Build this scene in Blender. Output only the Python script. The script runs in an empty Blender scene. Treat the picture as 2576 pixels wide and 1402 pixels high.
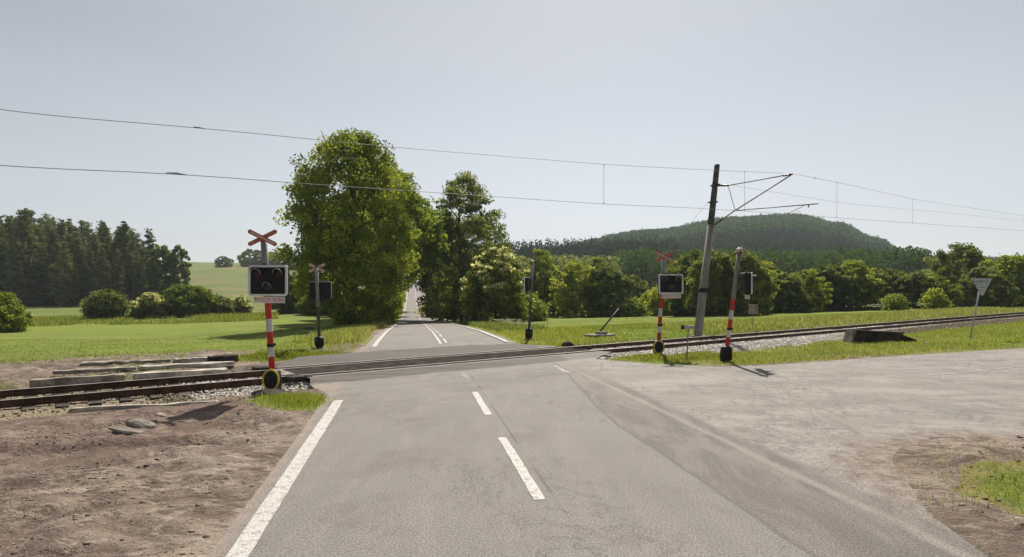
import bpy, bmesh, math, random
import numpy as np
from mathutils import Vector, Matrix
from mathutils.geometry import tessellate_polygon

# ------------------------------------------------------------------ camera, sky, sun
F, CX, HY = 1550.0, 1288.0, 725.0        # focal length, centre column and horizon row of the photograph (2576 wide)
EYE = 2.5
scene = bpy.context.scene
COL = scene.collection
cam_d = bpy.data.cameras.new("Camera")
cam = bpy.data.objects.new("Camera", cam_d)
COL.objects.link(cam)
cam.location = (0, 0, EYE)
cam.rotation_euler = (math.radians(90), 0, 0)
cam_d.sensor_width = 36.0
cam_d.lens = 36.0 * F / 2576.0
cam_d.shift_y = 24.0 / 2576.0
cam_d.clip_start = 0.1
cam_d.clip_end = 20000
scene.camera = cam
scene.render.resolution_x, scene.render.resolution_y = 1024, 557

SUN_EL = math.radians(48)
SUN_DIR = Vector((0.16, 1.0, 0)).normalized()          # horizontal direction towards the sun
world = bpy.data.worlds.new("World")
scene.world = world
world.use_nodes = True
wn = world.node_tree
bg = wn.nodes["Background"]
sky = wn.nodes.new("ShaderNodeTexSky")
sky.sky_type = 'NISHITA'
sky.sun_disc = False
sky.sun_elevation = SUN_EL
sky.sun_rotation = math.atan2(SUN_DIR.x, SUN_DIR.y)
sky.altitude = 400
sky.air_density = 1.0
sky.dust_density = 1.0
sky.ozone_density = 2.0
hs = wn.nodes.new("ShaderNodeHueSaturation")
hs.inputs['Saturation'].default_value = 0.33
wn.links.new(sky.outputs[0], hs.inputs['Color'])
# very thin high cloud
tc = wn.nodes.new("ShaderNodeTexCoord")
mp = wn.nodes.new("ShaderNodeMapping"); mp.inputs['Scale'].default_value = (1.0, 1.0, 5.0)
nz = wn.nodes.new("ShaderNodeTexNoise"); nz.inputs['Scale'].default_value = 1.6; nz.inputs['Detail'].default_value = 6
rp = wn.nodes.new("ShaderNodeMapRange")
rp.inputs[1].default_value = 0.42; rp.inputs[2].default_value = 0.75; rp.inputs[3].default_value = 0.0; rp.inputs[4].default_value = 0.35
mx = wn.nodes.new("ShaderNodeMix"); mx.data_type = 'RGBA'
mx.inputs[7].default_value = (7.2, 7.4, 7.8, 1)
wn.links.new(tc.outputs['Generated'], mp.inputs[0]); wn.links.new(mp.outputs[0], nz.inputs['Vector'])
wn.links.new(nz.outputs[0], rp.inputs[0]); wn.links.new(rp.outputs[0], mx.inputs[0])
wn.links.new(hs.outputs[0], mx.inputs[6]); wn.links.new(mx.outputs[2], bg.inputs['Color'])
bg.inputs['Strength'].default_value = 0.064

sd = bpy.data.lights.new("Sun", 'SUN')
sd.energy = 5.0
sd.angle = math.radians(0.6)
sd.color = (1.0, 0.93, 0.82)
sun = bpy.data.objects.new("Sun", sd)
COL.objects.link(sun)
to_sun = Vector((SUN_DIR.x * math.cos(SUN_EL), SUN_DIR.y * math.cos(SUN_EL), math.sin(SUN_EL)))
sun.rotation_euler = (-to_sun).to_track_quat('-Z', 'Y').to_euler()

scene.view_settings.view_transform = 'Standard'
scene.view_settings.look = 'None'
scene.view_settings.exposure = 0.5
scene.view_settings.gamma = 1.0

# ------------------------------------------------------------------ helpers
rng = np.random.default_rng(7)
random.seed(7)
UX, UY = -0.1604, 0.9870            # main road: unit vector along it; (UY, -UX) is to its right
TD = np.array([0.8, 0.6]); TN = np.array([-0.6, 0.8])     # railway: along, and away from the camera


def road_xy(s, l):
    return (UX * s + UY * l, UY * s - UX * l)


def rail_xy(t, n):
    return (TD[0] * t + TN[0] * n, TD[1] * t + TN[1] * n)


def P(px, py, z=0.0):
    """ground point at height z seen at that place of the photograph"""
    d = F * (EYE - z) / (py - HY)
    return Vector(((px - CX) / F * d, d, z))


def on_plane(px, py, pt, nrm):
    r = Vector(((px - CX) / F, 1.0, (HY - py) / F))
    o = Vector((0, 0, EYE))
    k = (Vector(pt) - o).dot(Vector(nrm)) / r.dot(Vector(nrm))
    return o + r * k


def smooth(a, b, x):
    q = np.clip((x - a) / (b - a), 0, 1)
    return q * q * (3 - 2 * q)


def _hash(ix, iy, seed):
    h = (ix.astype(np.int64) * 374761393 + iy.astype(np.int64) * 668265263 + seed * 982451653) & 0xffffffff
    h = ((h ^ (h >> 13)) * 1274126177) & 0xffffffff
    return ((h ^ (h >> 16)) & 0xffff) / 65535.0


def vnoise(x, y, seed=0):
    ix, iy = np.floor(x), np.floor(y)
    fx, fy = x - ix, y - iy
    fx = fx * fx * (3 - 2 * fx); fy = fy * fy * (3 - 2 * fy)
    ix = ix.astype(np.int64); iy = iy.astype(np.int64)
    a = _hash(ix, iy, seed); b = _hash(ix + 1, iy, seed); c = _hash(ix, iy + 1, seed); d = _hash(ix + 1, iy + 1, seed)
    return (a * (1 - fx) + b * fx) * (1 - fy) + (c * (1 - fx) + d * fx) * fy


def fbm(x, y, seed=0, oct=4):
    s = 0; a = 0.5; t = 0
    for k in range(oct):
        s = s + a * vnoise(x * 2 ** k, y * 2 ** k, seed + k); t += a; a *= 0.5
    return s / t


def mesh_np(name, verts, faces, mats, parent=None, attrs=None, smooth_shade=False, mat_idx=None):
    """verts (N,3), faces (M,k) of one size k"""
    verts = np.asarray(verts, dtype=np.float32); faces = np.asarray(faces, dtype=np.int32)
    me = bpy.data.meshes.new(name)
    k = faces.shape[1]
    me.vertices.add(len(verts)); me.vertices.foreach_set('co', verts.ravel())
    me.loops.add(faces.size); me.loops.foreach_set('vertex_index', faces.ravel())
    me.polygons.add(len(faces))
    me.polygons.foreach_set('loop_start', np.arange(0, faces.size, k, dtype=np.int32))
    if mat_idx is not None:
        me.polygons.foreach_set('material_index', np.asarray(mat_idx, dtype=np.int32))
    me.update(calc_edges=True)
    me.validate()
    if smooth_shade:
        me.polygons.foreach_set('use_smooth', np.ones(len(faces), dtype=bool))
    for an, av in (attrs or {}).items():
        av = np.asarray(av, dtype=np.float32)
        if av.ndim == 1:
            at = me.attributes.new(an, 'FLOAT', 'POINT'); at.data.foreach_set('value', av)
        else:
            at = me.attributes.new(an, 'FLOAT_COLOR', 'POINT'); at.data.foreach_set('color', av.ravel())
    for m in (mats if isinstance(mats, (list, tuple)) else [mats]):
        me.materials.append(m)
    o = bpy.data.objects.new(name, me)
    COL.objects.link(o)
    if parent: o.parent = parent
    return o


class MB:
    """gathers shapes and links them as one mesh object"""
    def __init__(self): self.bm = bmesh.new()

    def box(self, c, s, rot=None, bevel=0.0, taper=1.0):
        m = Matrix.Translation(c)
        if rot is not None: m = m @ (rot if isinstance(rot, Matrix) else Matrix.Rotation(rot, 4, 'Z'))
        r = bmesh.ops.create_cube(self.bm, size=1.0)
        for v in r['verts']:
            if taper != 1.0 and v.co.z > 0: v.co.x *= taper; v.co.y *= taper
            v.co = Vector((v.co.x * s[0], v.co.y * s[1], v.co.z * s[2]))
        if bevel > 0:
            es = list({e for v in r['verts'] for e in v.link_edges})
            g = bmesh.ops.bevel(self.bm, geom=es, offset=bevel, segments=2, affect='EDGES', profile=0.5)
            vs = {v for v in g['verts']} | {v for v in r['verts'] if v.is_valid}
        else:
            vs = set(r['verts'])
        # collect the connected set
        seen = set(vs); st = list(vs)
        while st:
            v = st.pop()
            for e in v.link_edges:
                w = e.other_vert(v)
                if w not in seen: seen.add(w); st.append(w)
        for v in seen: v.co = m @ v.co
        return self

    def tube(self, pts, radii, sides=10, cap=True):
        pts = [Vector(p) for p in pts]
        if not isinstance(radii, (list, tuple)): radii = [radii] * len(pts)
        rings = []
        for i, p in enumerate(pts):
            a = pts[max(i - 1, 0)]; b = pts[min(i + 1, len(pts) - 1)]
            d = (b - a).normalized()
            u = d.orthogonal().normalized() if i == 0 else (pu - d * pu.dot(d)).normalized()
            pu = u; w = d.cross(u)
            rings.append([self.bm.verts.new(p + (u * math.cos(2 * math.pi * k / sides) + w * math.sin(2 * math.pi * k / sides)) * radii[i]) for k in range(sides)])
        for i in range(len(rings) - 1):
            for k in range(sides):
                f = self.bm.faces.new((rings[i][k], rings[i][(k + 1) % sides], rings[i + 1][(k + 1) % sides], rings[i + 1][k])); f.smooth = True
        if cap:
            self.bm.faces.new(rings[0][::-1]); self.bm.faces.new(rings[-1])
        return self

    def prism(self, outline, fn, depth):
        """outline in 2D, fn maps (a, b, h) to 3D, extruded 0..depth"""
        n = len(outline)
        lo = [self.bm.verts.new(fn(a, b, 0)) for a, b in outline]; hi = [self.bm.verts.new(fn(a, b, depth)) for a, b in outline]
        self.bm.faces.new(lo[::-1]); self.bm.faces.new(hi)
        for k in range(n): self.bm.faces.new((lo[k], lo[(k + 1) % n], hi[(k + 1) % n], hi[k]))
        return self

    def build(self, name, m, parent=None, loc=None, rot=None):
        bmesh.ops.recalc_face_normals(self.bm, faces=self.bm.faces)
        me = bpy.data.meshes.new(name); self.bm.to_mesh(me); self.bm.free()
        me.materials.append(m)
        o = bpy.data.objects.new(name, me); COL.objects.link(o)
        if parent: o.parent = parent
        if loc is not None: o.location = loc
        if rot is not None: o.rotation_euler = rot
        return o


def tag(o, label=None, cat=None, group=None, kind=None):
    if label: o['label'] = label
    if cat: o['category'] = cat
    if group: o['group'] = group
    if kind: o['kind'] = kind
    return o


def empty(name, loc, rot=(0, 0, 0)):
    o = bpy.data.objects.new(name, None); COL.objects.link(o)
    o.location = loc; o.rotation_euler = rot; o.empty_display_size = 0.3
    return o


def copy_tree(o, parent=None):
    c = o.copy(); COL.objects.link(c); c.parent = parent
    for ch in list(o.children): copy_tree(ch, c)
    return c


# ------------------------------------------------------------------ materials
class N:
    def __init__(self, name):
        self.m = bpy.data.materials.new(name); self.m.use_nodes = True
        self.t = self.m.node_tree; self.t.nodes.clear()
        self.out = self.t.nodes.new('ShaderNodeOutputMaterial')
        self._pos = None

    def node(self, typ, **kw):
        n = self.t.nodes.new(typ)
        for k, v in kw.items(): setattr(n, k, v)
        return n

    def link(self, a, b): self.t.links.new(a, b)

    def put(self, sock, v):
        if hasattr(v, 'is_output') or isinstance(v, bpy.types.NodeSocket): self.link(v, sock)
        elif isinstance(v, (tuple, list)) and len(v) == 3 and sock.type == 'RGBA': sock.default_value = (*v, 1)
        else: sock.default_value = v

    def pos(self):
        if self._pos is None: self._pos = self.node('ShaderNodeNewGeometry').outputs['Position']
        return self._pos

    def objpos(self): return self.node('ShaderNodeTexCoord').outputs['Object']

    def noise(self, scale, detail=4, rough=0.55, vec=None, stretch=None, dist=0.0):
        v = vec if vec is not None else self.pos()
        if stretch is not None:
            mpn = self.node('ShaderNodeMapping'); mpn.inputs['Scale'].default_value = stretch[:3]
            if len(stretch) > 3: mpn.inputs['Rotation'].default_value = (0, 0, stretch[3])
            mpn.vector_type = 'POINT'
            self.link(v, mpn.inputs[0]); v = mpn.outputs[0]
        n = self.node('ShaderNodeTexNoise'); self.link(v, n.inputs['Vector'])
        n.inputs['Scale'].default_value = scale; n.inputs['Detail'].default_value = detail
        n.inputs['Roughness'].default_value = rough; n.inputs['Distortion'].default_value = dist
        return n.outputs[0]

    def vor(self, scale, feature='F1', vec=None, out=0):
        n = self.node('ShaderNodeTexVoronoi', feature=feature); self.link(vec if vec is not None else self.pos(), n.inputs['Vector'])
        n.inputs['Scale'].default_value = scale
        return n.outputs[out]

    def rng(self, x, a, b, c=0.0, d=1.0, kind='SMOOTHSTEP'):
        n = self.node('ShaderNodeMapRange', interpolation_type=kind)
        self.put(n.inputs[0], x)
        for i, v in zip((1, 2, 3, 4), (a, b, c, d)): self.put(n.inputs[i], v)
        return n.outputs[0]

    def math(self, op, a, b=0.0, c=0.0):
        n = self.node('ShaderNodeMath', operation=op)
        self.put(n.inputs[0], a); self.put(n.inputs[1], b)
        if op == 'MULTIPLY_ADD': self.put(n.inputs[2], c)
        return n.outputs[0]

    def dot(self, v3, c=0.0):
        n = self.node('ShaderNodeVectorMath', operation='DOT_PRODUCT'); self.link(self.pos(), n.inputs[0]); n.inputs[1].default_value = v3
        return self.math('ADD', n.outputs['Value'], c) if c else n.outputs['Value']

    def mix(self, f, a, b, blend='MIX'):
        n = self.node('ShaderNodeMix', data_type='RGBA', blend_type=blend)
        self.put(n.inputs[0], f); self.put(n.inputs[6], a); self.put(n.inputs[7], b)
        return n.outputs[2]

    def attr(self, name, out='Fac'):
        n = self.node('ShaderNodeAttribute', attribute_name=name)
        return n.outputs[out]

    def bump(self, h, dist=0.02, strength=1.0):
        n = self.node('ShaderNodeBump'); self.link(h, n.inputs['Height']); n.inputs['Distance'].default_value = dist
        n.inputs['Strength'].default_value = strength
        return n.outputs[0]

    def principled(self, col, rough=0.8, metal=0.0, normal=None, spec=0.3, **kw):
        b = self.node('ShaderNodeBsdfPrincipled')
        self.put(b.inputs['Base Color'], col); self.put(b.inputs['Roughness'], rough); self.put(b.inputs['Metallic'], metal)
        b.inputs['Specular IOR Level'].default_value = spec
        if normal is not None: self.link(normal, b.inputs['Normal'])
        self.link(b.outputs[0], self.out.inputs[0])
        return self.m


def worn(name, a, b, scale=6, rough=0.7, metal=0.0, spec=0.3, bump=0.004, fine=60, stretch=None):
    """paint, metal or stone with stains and grain; a, b the two tones"""
    k = N(name); v = k.objpos()
    f = k.rng(k.noise(scale, 5, 0.6, v, stretch), 0.35, 0.68)
    c = k.mix(f, a, b)
    g = k.noise(fine, 3, 0.6, v)
    c = k.mix(0.22, c, k.mix(g, (0.0, 0.0, 0.0), (1.0, 1.0, 1.0)), 'OVERLAY')
    return k.principled(c, rough, metal, k.bump(g, bump), spec)


def foliage(name, dark, light, tip=None, transl=0.35):
    k = N(name)
    v = k.attr('v')
    oi = k.node('ShaderNodeObjectInfo')
    c = k.mix(k.rng(v, 0.0, 0.85, kind='LINEAR'), dark, light)
    if tip is not None: c = k.mix(k.rng(v, 0.9, 0.93), c, tip)
    vary = k.node('ShaderNodeHueSaturation'); k.link(c, vary.inputs['Color'])
    k.link(k.rng(oi.outputs['Random'], 0, 1, 0.82, 1.2, 'LINEAR'), vary.inputs['Value'])
    k.link(k.rng(oi.outputs['Random'], 0, 1, 0.515, 0.488, 'LINEAR'), vary.inputs['Hue'])
    c = vary.outputs[0]
    d = k.node('ShaderNodeBsdfPrincipled'); k.link(c, d.inputs['Base Color']); d.inputs['Roughness'].default_value = 0.85 if transl < .32 else .6
    d.inputs['Specular IOR Level'].default_value = 0.0 if transl < .32 else .12
    t = k.node('ShaderNodeBsdfTranslucent')
    tcn = k.mix(0.5, c, k.mix(1.0, c, (1.6, 1.5, 0.5), 'MULTIPLY')); k.link(tcn, t.inputs[0])
    m = k.node('ShaderNodeMixShader'); m.inputs[0].default_value = transl
    k.link(d.outputs[0], m.inputs[1]); k.link(t.outputs[0], m.inputs[2]); k.link(m.outputs[0], k.out.inputs[0])
    return k.m


M = {}
M['linden'] = foliage('linden_leaves', (0.066, 0.106, 0.015), (0.275, 0.325, 0.048), None, 0.48)
M['bright'] = foliage('bright_leaves', (0.092, 0.134, 0.016), (0.340, 0.385, 0.065), None, 0.52)
M['darkleaf'] = foliage('dark_leaves', (0.056, 0.092, 0.021), (0.210, 0.240, 0.062), None, 0.46)
M['olive'] = foliage('olive_leaves', (0.076, 0.108, 0.024), (0.270, 0.290, 0.085), None, 0.48)
M['elder'] = foliage('elder_leaves', (0.052, 0.082, 0.015), (0.230, 0.265, 0.055), (0.62, 0.62, 0.38), 0.46)
M['pine'] = foliage('pine_needles', (0.056, 0.080, 0.026), (0.210, 0.225, 0.086), None, 0.31)
M['farwood'] = foliage('far_wood_leaves', (0.030, 0.066, 0.018), (0.085, 0.140, 0.030), None, 0.25)
M['farconifer'] = foliage('far_conifer_needles', (0.020, 0.040, 0.018), (0.048, 0.074, 0.026), None, 0.15)
M['blade'] = foliage('grass_blades', (0.110, 0.165, 0.020), (0.225, 0.275, 0.045), (0.34, 0.28, 0.14), 0.5)
M['straw'] = foliage('dry_grass_blades', (0.118, 0.165, 0.032), (0.225, 0.260, 0.070), (0.38, 0.33, 0.2), 0.45)
M['flower'] = foliage('flower_heads', (0.45, 0.45, 0.38), (0.6, 0.6, 0.5), None, 0.3)
M['bark'] = worn('bark', (0.055, 0.042, 0.03), (0.11, 0.09, 0.065), 3, 0.9, bump=0.02, fine=25, stretch=(1, 1, .2))
M['pinebark'] = worn('pine_bark', (0.10, 0.055, 0.032), (0.17, 0.10, 0.06), 3, 0.9, bump=0.02, fine=20)
M['concrete'] = worn('old_concrete', (0.13, 0.11, 0.09), (0.33, 0.29, 0.24), 3, 0.9, bump=0.008, fine=40)
M['pale_concrete'] = worn('pale_concrete', (0.24, 0.21, 0.17), (0.52, 0.48, 0.42), 3, 0.9, bump=0.008, fine=40)
M['dark_concrete'] = worn('near_black_concrete', (0.02, 0.016, 0.013), (0.055, 0.045, 0.035), 3, 0.95, bump=0.01, fine=30)  # near-black tone; also carries shade on the culvert front and signal mound
M['mast_concrete'] = worn('mast_concrete', (0.15, 0.145, 0.125), (0.24, 0.23, 0.19), 2, 0.85, bump=0.004, stretch=(1, 1, .25))
M['mast_shade_and_steel'] = worn('mast_shade_and_steel', (0.045, 0.046, 0.048), (0.085, 0.085, 0.085), 3, 0.6, 0.3)  # shade tone of the upper mast, and real steel of bracket and rod
M['steel'] = worn('galvanised_steel', (0.10, 0.10, 0.10), (0.18, 0.18, 0.175), 8, 0.5, 0.5)
M['pole_grey'] = worn('grey_pole_paint', (0.16, 0.165, 0.155), (0.27, 0.27, 0.25), 5, 0.6, 0.1, stretch=(1, 1, .3))
M['pole_dark'] = worn('dark_pole_paint', (0.035, 0.036, 0.036), (0.07, 0.07, 0.066), 5, 0.6)
M['red'] = worn('red_paint', (0.36, 0.018, 0.013), (0.50, 0.038, 0.026), 6, 0.45, stretch=(1, 1, .4), bump=.001)
M['faded_red'] = worn('faded_red_paint', (0.30, 0.075, 0.050), (0.46, 0.16, 0.11), 6, 0.55, bump=.001)
M['pale_red'] = worn('bleached_red_paint', (0.42, 0.22, 0.18), (0.55, 0.42, 0.36), 6, 0.55, bump=.001)
M['white'] = worn('white_paint', (0.40, 0.385, 0.35), (0.58, 0.56, 0.51), 6, 0.5, stretch=(1, 1, .4), bump=.001)
M['frame'] = worn('signal_frame_paint', (0.52, 0.53, 0.50), (0.68, 0.69, 0.66), 5, 0.45, bump=.001)
M['black'] = worn('black_housing', (0.006, 0.006, 0.007), (0.013, 0.013, 0.015), 5, 0.6, bump=.001)
M['yellow'] = worn('yellow_paint', (0.50, 0.38, 0.03), (0.62, 0.50, 0.06), 7, 0.5, bump=.001)
M['lens'] = worn('red_lamp_lens', (0.03, 0.006, 0.005), (0.05, 0.008, 0.006), 20, 0.3, spec=0.3, bump=.001)
M['clear'] = worn('clear_lamp_lens', (0.025, 0.028, 0.035), (0.04, 0.045, 0.055), 20, 0.3, spec=0.3, bump=.001)
M['plate'] = worn('faded_plate', (0.60, 0.52, 0.49), (0.72, 0.66, 0.62), 8, 0.5, bump=.001)
M['visor'] = worn('visor_rim', (0.25, 0.25, 0.24), (0.42, 0.42, 0.40), 8, 0.4, bump=.001)
M['rail_rust'] = worn('rusty_rail', (0.055, 0.028, 0.018), (0.12, 0.065, 0.042), 4, 0.75, 0.2, bump=.002)
M['rail_top'] = worn('worn_rail_top', (0.34, 0.31, 0.29), (0.48, 0.44, 0.41), 4, 0.5, 0.2, bump=.0005)
M['edge_strip'] = worn('edge_strip_concrete', (0.26, 0.23, 0.20), (0.36, 0.32, 0.28), 3, 0.8, 0, bump=.002)
M['sleeper'] = worn('oiled_sleeper', (0.035, 0.026, 0.020), (0.085, 0.065, 0.050), 5, 0.9, bump=.006, stretch=(1, .2, 1))
M['rubber'] = worn('crossing_rubber', (0.034, 0.029, 0.027), (0.070, 0.060, 0.055), 2.5, 0.95, bump=.003, fine=60, spec=0.0)
M['wire'] = worn('weathered_wire', (0.17, 0.175, 0.19), (0.24, 0.245, 0.26), 3, 0.6, 0.1)
M['porcelain'] = worn('brown_insulator', (0.05, 0.03, 0.022), (0.08, 0.05, 0.04), 10, 0.25, spec=.5)
M['signback'] = worn('grey_sign_back', (0.28, 0.30, 0.32), (0.42, 0.44, 0.46), 4, 0.5, 0.3, bump=.001)
M['tyre'] = worn('tyre_rubber', (0.02, 0.02, 0.02), (0.035, 0.035, 0.035), 20, 0.9)
M['glass'] = worn('car_glass', (0.02, 0.025, 0.03), (0.03, 0.035, 0.04), 3, 0.05, spec=.7, bump=0)
M['car'] = worn('car_paint', (0.03, 0.032, 0.038), (0.045, 0.048, 0.055), 3, 0.25, spec=.6, bump=0)
M['lamp'] = worn('headlamp', (0.6, 0.6, 0.6), (0.7, 0.7, 0.7), 3, 0.15, spec=.7, bump=0)


def ground_material():
    k = N('ground_mix')
    z = k.node('ShaderNodeAttribute', attribute_name='zone')
    sp = k.node('ShaderNodeSeparateColor'); k.link(z.outputs['Color'], sp.inputs[0])
    dirt, dry, far = sp.outputs[0], sp.outputs[1], sp.outputs[2]
    red = z.outputs['Alpha']
    n1 = k.noise(0.35, 5, 0.6); n2 = k.noise(2.2, 6, 0.65); n3 = k.noise(14, 4, 0.7); n4 = k.noise(90, 2, 0.6)
    nl = k.noise(0.03, 5, 0.6)
    stripes = k.noise(0.5, 4, 0.6, stretch=(0.12, 1.3, 1, -0.55))
    # field grass
    g = k.mix(k.rng(n1, .3, .7), (0.125, 0.190, 0.020), (0.190, 0.245, 0.034))
    g = k.mix(k.rng(stripes, .35, .7), g, (0.225, 0.245, 0.055))
    g = k.mix(k.rng(n2, .35, .75, 0, .55), g, (0.080, 0.130, 0.018))
    # dry grass
    d = k.mix(k.rng(n2, .3, .7), (0.27, 0.22, 0.095), (0.17, 0.19, 0.045))
    g = k.mix(k.rng(k.math('ADD', dry, k.math('MULTIPLY_ADD', n2, .6, -.3)), .3, .7), g, d)
    g = k.mix(k.rng(k.noise(.11, 6, .65, stretch=(.35, 1.3, 1, -.6), dist=.8), .46, .60, 0, .75), g, (0.150, 0.175, 0.045))
    g = k.mix(k.rng(k.noise(.9, 6, .75), .56, .66, 0, .5), g, (0.20, 0.19, 0.07))
    # far crops
    fc = k.mix(k.rng(nl, .3, .7), (0.135, 0.150, 0.055), (0.175, 0.165, 0.070))
    fc = k.mix(k.rng(k.noise(0.02, 4, .6, stretch=(1, 4, 1, .3)), .45, .6), fc, (0.10, 0.15, 0.035))
    g = k.mix(far, g, fc)
    # bare earth: trodden, ruddy, pale dusty patches, small stones
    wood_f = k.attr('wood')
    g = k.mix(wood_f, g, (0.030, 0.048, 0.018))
    e = k.mix(k.rng(k.noise(.6, 9, .75, dist=.6), .42, .58), (0.172, 0.132, 0.106), (0.300, 0.246, 0.198))
    e = k.mix(k.rng(k.noise(1.1, 7, .75, stretch=(.8, 1.4, 1, -.35), dist=1.0), .49, .60), e, (0.130, 0.097, 0.078))
    e = k.mix(k.rng(k.noise(1.6, 7, .7, stretch=(.8, 1.3, 1, .2), dist=1.4), .54, .62, 0, .85), e, (0.370, 0.315, 0.260))
    e = k.mix(k.math('MULTIPLY', red, k.rng(n2, .35, .65, .15, .75)), e, (0.165, 0.105, 0.088))
    e = k.mix(k.rng(k.noise(5, 6, .8, dist=.4), .54, .66, 0, .6), e, (0.095, 0.068, 0.052))
    e = k.mix(k.rng(n3, .54, .72, 0, .5), e, (0.36, 0.30, 0.25))
    e = k.mix(k.rng(k.noise(3.1, 6, .8), .60, .68, 0, .5), e, (0.20, 0.19, 0.07))
    ck = k.math('ABSOLUTE', k.math('SUBTRACT', k.noise(.55, 9, .78, stretch=(.6, 1.6, 1, -.2), dist=.7), .5))
    e = k.mix(k.rng(ck, .002, .012, .8, 0), e, (0.070, 0.050, 0.040))
    peb = k.rng(k.vor(30), .10, .26, 1, 0)
    pm = k.math('MULTIPLY', peb, k.rng(k.noise(1.7, 4, .6), .47, .62))
    e = k.mix(k.math('MULTIPLY', pm, .8), e, (0.46, 0.41, 0.36))
    f = k.rng(k.math('ADD', dirt, k.math('MULTIPLY_ADD', k.noise(1.6, 9, .8), 1.1, -.55)), .40, .60)
    c = k.mix(f, g, e)
    c = k.mix(.30, c, k.mix(n4, (0, 0, 0), (1, 1, 1)), 'OVERLAY')
    h = k.math('ADD', k.math('MULTIPLY', n3, .7), k.math('MULTIPLY', n2, 1.4))
    h = k.math('ADD', h, k.math('MULTIPLY', pm, .25))
    h = k.math('ADD', h, k.math('MULTIPLY', n4, .25))
    return k.principled(c, .95, 0, k.bump(h, .07, 1.0), .1)


def ell_node(k, cx, cy, ax, ay):
    a = k.math('DIVIDE', k.dot((1, 0, 0), -cx), ax); b = k.math('DIVIDE', k.dot((0, 1, 0), -cy), ay)
    return k.math('ADD', k.math('MULTIPLY', a, a), k.math('MULTIPLY', b, b))


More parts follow.
